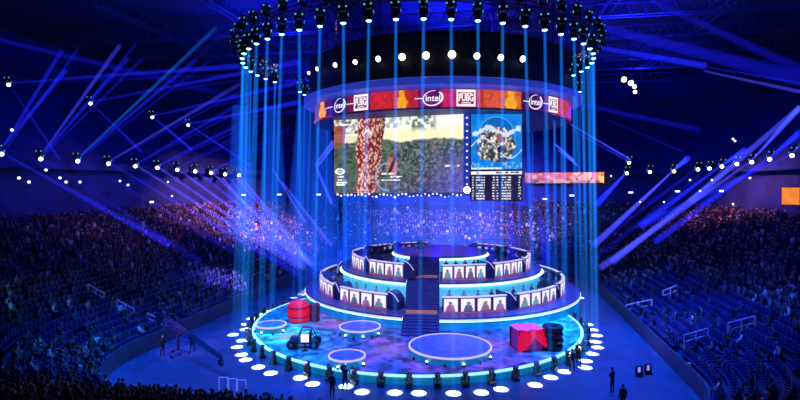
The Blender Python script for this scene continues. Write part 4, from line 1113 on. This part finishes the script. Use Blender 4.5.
# ------------------------------------------------------------------ balcony lights and their beams
M_b1 = mat_beam('beam_blue', (.012, .02, 1.), .6, 60, .3); M_b2 = mat_beam('beam_violet', (.06, .07, 1.), .8, 60, .3); M_b5 = mat_beam('beam_bright', (.06, .09, 1.), 2.2); M_b3 = mat_beam('beam_faint', (.01, .014, 1.), .22, 40, .3); M_u1 = mat_beam('beam_rise_blue', (.012, .02, 1.), .75, 30, .04); M_u2 = mat_beam('beam_rise_violet', (.05, .06, 1.), 1.0, 30, .04); M_b4 = mat_beam('beam_cyan', (.01, .16, 1.), .8, 36, .06)
def balcony(px, py, lab, grp, s=1.2, lens=M_lensw, d=D0 - 2.3):
    Y = ray_bowl(px, d); p = P(px, py, Y); aim = (Vector((2, 58, 6)) - p).normalized()
    k = s * (Y / 75) ** .5
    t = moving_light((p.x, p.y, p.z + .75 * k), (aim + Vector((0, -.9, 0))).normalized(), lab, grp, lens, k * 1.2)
    dn = -inward(p.x, p.y); q = Vector((p.x, p.y, p.z + .75 * k)); MB().tube(q, q + dn * 1.1, .07, n=6).build('wall_mount', M_black, t)
    return p
LB = [(0.5, 152), (40, 157), (77, 159.3), (108, 162), (135, 164.5), (157, 166.2), (177, 168.3), (195, 170), (211, 171.5), (225, 173), (239, 174)]
RB = [(792.5, 153.7), (770, 157.5), (752, 160.5), (737, 162.5), (722, 165), (709.5, 167), (698, 168), (674, 170), (650, 170.7), (627, 172), (629, 161.5)]
LP = [balcony(px, py, 'white moving light on the balcony front behind the camera crane, in a receding row', 'balcony lights above the camera crane stand') for px, py in LB]
RP = [balcony(px, py, 'white moving light on the balcony front toward the orange screen, in a receding row', 'balcony lights above the handrail stand') for px, py in RB]
LU = [balcony(px, py, 'moving light on the upper truss line high above the camera crane stand', 'upper lights above the camera crane stand', 1.0) for px, py in ((8, 83), (90, 102), (152, 116), (188, 124))]
GL, GRt = 'blue beams over the camera crane stand', 'blue beams over the handrail stand'
LLAB, RLAB = 'long blue light beam slanting over the stand behind the camera crane', 'long blue light beam slanting over the stand with the white handrails'
def bm_px(p0, px1, py1, Y1, r0, r1, m, left=True, up=None):
    beam(p0, P(px1, py1, Y1), r0, r1, m, LLAB if left else RLAB, GL if left else GRt, 10)
# falling toward the stage
for p, tx_, ty_, m in ((LP[0], 170, 245, M_b1), (LP[1], 200, 262, M_b3), (LP[2], 235, 252, M_b3), (LP[3], 300, 275, M_b1), (LP[4], 300, 268, M_b2), (LP[5], 305, 268, M_b2), (LP[6], 306, 262, M_b2), (LP[7], 305, 256, M_b1), (LP[8], 308, 262, M_b2), (LP[9], 303, 264, M_b1), (LP[10], 312, 265, M_b2)):
    bm_px(p, tx_, ty_, 66 if tx_ > 280 else 60, .14, .42, m)
# rising toward the roof
for p, tx_, ty_, m in ((LP[0], 62, 50, M_u1), (LP[1], 120, 45, M_u2), (LP[1], 128, 58, M_u1), (LP[2], 216, 28, M_b4), (LP[2], 196, 60, M_u1), (LP[3], 240, 84, M_u2), (LP[4], 246, 100, M_u1), (LP[5], 252, 118, M_u1), (LP[6], 262, 122, M_b3), (LP[8], 290, 128, M_b3)):
    bm_px(p, tx_, ty_, 70, .12, .3, m); bm_px(p + Vector((.5, 0, .2)), tx_ + 16, ty_ - 1, 70, .08, .2, M_u1)
for p, l1, l2, m in ((LU[0], (240, 66), (60, 160), M_b1), (LU[1], (300, 62), (142, 152), M_b1), (LU[2], (300, 82), (192, 150), M_b1), (LU[3], (300, 102), (250, 165), M_b1)):
    bm_px(p, *l1, 72, .12, .4, m); bm_px(p, *l2, 62, .08, .2, M_b1); bm_px(p, l1[0], l1[1] + 9, 72, .1, .3, M_b3)
# handrail side
for p, tx_, ty_, m in ((RP[0], 640, 226, M_b1), (RP[1], 655, 242, M_b1), (RP[2], 600, 268, M_b2), (RP[3], 612, 262, M_b2), (RP[4], 640, 226, M_b1), (RP[5], 590, 262, M_b3), (RP[6], 600, 240, M_b3), (RP[7], 594, 245, M_b2), (RP[9], 596, 205, M_b1)):
    bm_px(p, tx_, ty_, 60, .14, .42, m, False)
for p, tx_, ty_, m in ((RP[0], 840, 98, M_b2), (RP[1], 800, 132, M_b1), (RP[2], 800, 107, M_b2), (RP[4], 745, 150, M_b1), (RP[7], 688, 158, M_b1)):
    bm_px(p, tx_, ty_, 52, .12, .3, m, False)
for a, b, Ya, Yb_, r_, m in (((800, 107), (690, 202), 48, 62, .4, M_b2), ((800, 137), (700, 206), 50, 62, .3, M_b1), ((596, 26), (806, 80), 60, 50, .8, M_b3), ((590, 46), (706, 66), 62, 66, .45, M_b1), ((704, 71), (806, 93), 66, 55, .22, M_b2), ((706, 67), (806, 84), 66, 55, .18, M_b1), ((650, 0), (806, 72), 60, 52, .5, M_b3),
                             ((570, 124), (631, 160), 70, 90, .2, M_b2), ((572, 130), (630, 162), 70, 90, .18, M_b1), ((606, 119), (684, 152), 80, 90, .12, M_b1), ((711, 107), (660, 143), 80, 75, .1, M_b3), ((560, 100), (700, 130), 75, 88, .5, M_b3),
                             ((555, 144), (574, 161), 75, 80, .2, M_b5), ((558, 150), (577, 165), 75, 80, .14, M_b5)):
    beam(P(*a, Ya), P(*b, Yb_), r_ * .6, r_, m, RLAB, GRt)
for a, b, Ya, Yb_, r_, m in (((316.5, 168), (335, 143), 62, 60, .2, M_b5), ((315, 165.5), (333, 141), 62, 60, .18, M_b5), ((316.5, 168), (332, 204), 62, 60, .2, M_b5), ((318.5, 168), (338, 210), 62, 60, .16, M_b1), ((272, 168), (305, 222), 80, 66, .22, M_b2), ((282, 182), (332, 246), 85, 66, .25, M_b2), ((222, 178), (302, 266), 90, 66, .3, M_b2), ((237, 178), (312, 266), 92, 66, .3, M_b2), ((0, 150), (66, 70), 60, 70, .3, M_b1), ((0, 40), (250, 100), 75, 75, .5, M_b3)):
    beam(P(*a, Ya), P(*b, Yb_), r_ * .6, r_, m, LLAB, GL)
for px, x2 in ((476, 470), (484, 492), (440, 436), (372, 362), (400, 398), (352, 342), (510, 512), (536, 548)):
    beam(P(px, 198, 56), P(x2, 262, 60), .15, .75, M_b3, 'soft pale blue beam falling from below the video screens onto the desks', 'beams under the screens')

M_added_haze = mat_beam('added_haze_blue', (.010, .11, 1.), .095, 26, .8)  # glowing shafts added to stand in for the blue haze
for k in range(10):
    x = -25 + k * 4.4 + random.uniform(-.6, .6); y = 86 + random.uniform(-1.5, 1.5)
    beam((x + random.uniform(-1, 1), y, 27), (x, y, .3), 1.3, 2.9, M_added_haze, 'broad soft blue shaft of haze added behind the player platform', 'added broad haze shafts', 20)

# small far lamps, exit lamps, orange ribbon, orange screen, warm lamp cluster
M_dash = mat('lamp_pale', (.2, .2, .2), .4, emit=(.65, .9, 1.), es=2.2)
for px, py in ((151, 202), (243, 195), (279, 194.5), (318.5, 194.5), (631, 192.5), (678, 191.3), (722, 191), (572, 195.5), (545, 199)):
    Y = ray_bowl(px, D0 - .25); p = P(px, py, Y); dn = inward(p.x, p.y); rz = math.atan2(dn.x, -dn.y)
    t = thing('exit_lamp', p, 'small pale oblong lamp on the concourse wall above the top row of seats', 'lamp', 'concourse lamps')
    MB().box(p, (1.1, .2, .42), rz).build('housing', M_black, t)
    MB().box(p + dn * .1, (.95, .06, .28), rz).build('lens', M_dash, t)
M_speck = mat('lamp_speck', (.2, .2, .2), .4, emit=(.8, .85, 1.), es=1.6)
for px, py in ((19, 178), (29, 182), (60, 178), (66, 182), (80, 182), (120, 181), (128, 185), (168, 182), (172, 196), (183, 210), (190, 214), (12, 130), (46, 170), (735, 141), (733, 139), (712, 180), (733, 204), (690, 180), (640, 202), (700, 191), (611, 176), (664, 202), (750, 178)):
    Y = ray_bowl(px, D0 - .6); p = P(px, py, Y); t = thing('wall_lamp', p, 'tiny white lamp dotted along the dark concourse and balcony wall', 'lamp', 'tiny wall lamps')
    dn = inward(p.x, p.y)
    MB().lathe(p - dn * .25, [(.12, 0), (.18, .15)], 8, axis=dn).build('housing', M_black, t)
    MB().ball(p, .17, 8, 6).build('bulb', M_speck, t)
# ribbon
xs = np.linspace(525, 604, 50); tp, bt_ = [], []
mb = MB(); cc = []
for i, px in enumerate(xs):
    Y = ray_bowl(px, D0 - 1.35); top = 172.6 - .8 * i / 49; bot = 183.5 - .3 * i / 49
    for j in range(7):
        p = P(px, top + (bot - top) * j / 6, Y - .3); mb.v.append(tuple(p))
        n = float(fbm(np.array(px * .35), np.array(j * .8), 31, 2)); base_ = S(255, 190, 120) if n > .52 else S(240, 100, 40)
        if j > 3: base_ = base_ * (.35 if n < .5 else .8)
        cc.append(base_ * (.55 + .5 * i / 49) * (1.0 if i < 44 else 1.4))
mb.f = [(i * 7 + j + 1, (i + 1) * 7 + j + 1, (i + 1) * 7 + j, i * 7 + j) for i in range(49) for j in range(6)]; mb.m = [0] * len(mb.f); mb.c = np.clip(np.array(cc), 0, 1)
rb = thing('ribbon_screen', mb.v[0], 'glowing orange ribbon screen along the far balcony front', 'screen')
mb.build('display', M_vid, rb, fix=False)
m2 = MB()
for e in (0, 6):
    m2.path([Vector(mb.v[i * 7 + e]) + Vector((0, .1, 0)) for i in range(0, 50, 7)], .12, 5)
m2.build('frame', M_black, rb)
Y = ray_bowl(790, D0 - .8); p = P(790.5, 196, Y); hw, hh = 7.2 * Y / F, 8.6 * Y / F
t = thing('wall_screen', p - Vector((0, 0, hh)), 'small square orange screen on the concourse wall above the stand', 'screen')
dn = Vector((-.55, -.83, 0)); rz = math.atan2(dn.x, -dn.y)
MB().box(p, (2 * hw + .2, .3, 2 * hh + .2), rz).build('frame', M_black, t)
gx, gz = np.meshgrid(np.linspace(-1, 1, 12), np.linspace(1, -1, 12), indexing='ij'); cimg = S(235, 130, 50) * (.75 + .5 * fbm(gx * 2 + 9, gz * 2, 12)[..., None])
sv = Vector((math.cos(rz), math.sin(rz), 0)); c_ = p + dn * .17
grid_screen('display', t, c_ - sv * hw + Vector((0, 0, hh)), c_ + sv * hw + Vector((0, 0, hh)), c_ - sv * hw - Vector((0, 0, hh)), c_ + sv * hw - Vector((0, 0, hh)), cimg)
t = thing('lamp_cluster', P(628, 82, 75), 'cluster of four warm lamps hanging in the dark beside the ring truss', 'lamp')
MB().path([P(622, 76, 75.3), P(627, 80, 75.3), P(636, 94, 75.3)], .1, 6).tube(P(628, 82, 75.3), P(628, 82, 75.3) + Vector((0, 0, 9)), 0.05, n=5).build('hanger', M_black, t)
for px, py, r_ in ((624, 79.5, .36), (631, 83, .36), (634.5, 86.5, .28), (635, 92, .24)): 
    hd = MB().lathe(P(px, py, 75.35), [(.2, 0), (.38, .2)], 10, axis=(0, -1, 0)).build('lamp_head', M_black, t); MB().ball(P(px, py, 75.1), r_, 10, 8).build('lens', M_warm, hd)

# ------------------------------------------------------------------ roof trusses
M_truss = mat('roof_truss', (.05, .06, .16), .5)
def girder(a, b, label, h=1.6):
    a, b = Vector(a), Vector(b); t = thing('roof_truss', a, label, 'truss', 'roof trusses'); d = (b - a).normalized(); nv = d.cross(Vector((0, 0, 1))).normalized(); L_ = (b - a).length
    for off in (nv * .5, -nv * .5): MB().tube(a + off, b + off, .1, n=5).build('chord', M_truss, t)
    MB().tube(a + Vector((0, 0, h)), b + Vector((0, 0, h)), .1, n=5).build('chord', M_truss, t)
    mb = MB(); k = int(L_ / 1.8)
    for i in range(k):
        p0, p1, pm = a + d * L_ * i / k, a + d * L_ * (i + 1) / k, a + d * L_ * (i + .5) / k + Vector((0, 0, h))
        for off in (nv * .5, -nv * .5): mb.tube(p0 + off, pm, .05, n=4).tube(pm, p1 + off, .05, n=4)
    mb.build('lacing', M_truss, t)
for v in (14, 24, 34, 45, 58): girder(B(-55, v, 34.6), B(55, v, 34.6), 'dark roof truss crossing the hall below the ceiling')
for u in (-40, -26, -12, 8, 22, 36): girder(B(u, 4, 36.3), B(u, 70, 36.3), 'dark roof truss running the length of the hall below the ceiling')

# ------------------------------------------------------------------ light on the place
# blue wash on the floor and the stage
for (x, y, z, tx_, ty_, pw, an) in ((-20, 44, 30, -15, 42, 30000, 60), (20, 46, 30, 19, 44, 30000, 60), (2, 30, 30, 2, 36, 16000, 60), (-14, 62, 30, -16, 60, 16000, 55), (26, 64, 30, 22, 60, 22000, 55)):
    spot('blue_wash', (x, y, z), (tx_, ty_, 0), pw * 4.0, BLUE, an, .9, 1.)
spot('stage_wash', (-4, 40, 25.5), (-3, 49, 1), 26000, (.28, .32, 1.), 62, .9, 1.); spot('stage_wash', (10, 42, 25.5), (8, 49, 1), 26000, (.28, .32, 1.), 62, .9, 1.)
spot('tier_wash', (-8, 52, 21), (-4, 60, 3), 9000, (.4, .4, 1.), 70, .9, 1.); spot('tier_wash', (16, 52, 21), (14, 60, 3), 9000, (.35, .4, 1.), 70, .9, 1.)
spot('added_deck_wash', (-9, 42, 25), (-11, 48, .7), 40000, (.05, .8, .7), 20, .9, .5); spot('added_deck_wash', (12, 44, 25), (13, 50, .7), 40000, (.05, .8, .75), 18, .9, .5)  # unseen teal spots added to bring out the teal of the deck
spot('top_wash', (5, 62, 21), (5, 66, 5), 20000, (.4, .2, 1.), 60, .9, 1.)
# stands, with unseen spots added to tint the crowd
for (a, b, pw, col_, an) in ((B(-6, 28, 33), B(-36, 34, 8), 150000, PINK, 50), (B(6, 22, 33), B(38, 26, 8), 160000, PINK, 46), (B(8, 4, 33), B(42, 6, 8), 60000, PINK, 40), (B(-8, 2, 33), B(-42, 8, 9), 14000, PINK, 40),
                             (B(2, 30, 22), B(2, 52, 6), 60000, (1., .4, .55), 90), (B(0, 30, 24), B(0, 50, 5), 200000, (.01, .13, 1.), 110), (B(-16, 26, 26), B(-28, 32, 3), 120000, (.04, .10, 1.), 70), (B(10, 12, 24), B(26, 14, 2), 120000, (.2, .12, 1.), 50),
                             (B(10, -4, 30), B(28, -8, 3), 40000, (.02, .05, 1.), 70), (B(-8, 2, 33), B(-32, 0, 6), 15000, (.0, .05, 1.), 70), (B(-2, -6, 20), B(-24, -18, 3), 9000, (.0, .45, 1.), 40), (B(-14, 14, 22), ray_terr(222, 284), 420000, (.3, .22, 1.), 18), (B(12, 10, 22), ray_terr(618, 298), 420000, (.3, .2, 1.), 18), (B(12, 2, 22), ray_terr(668, 332), 160000, (.2, .15, 1.), 20)):
    spot('added_stand_wash', a, b, pw, col_, an, 1., 1.)
# roof
for (u, v, pw) in ((-22, 10, 16000), (24, 12, 16000), (2, 16, 30000), (0, 40, 20000), (-30, 45, 10000), (34, 45, 10000)):
    spot('roof_wash', B(u, v, 29.5), B(u, v + 4, 38), pw * 1.0, (.01, .02, 1.), 140, .9, 1.)
for k, (u, v) in enumerate(((-24, 30), (26, 30), (-30, 5), (32, 5))): point('haze_fill', B(u, v, 24), 3500, (.01, .02, 1.), 2.)
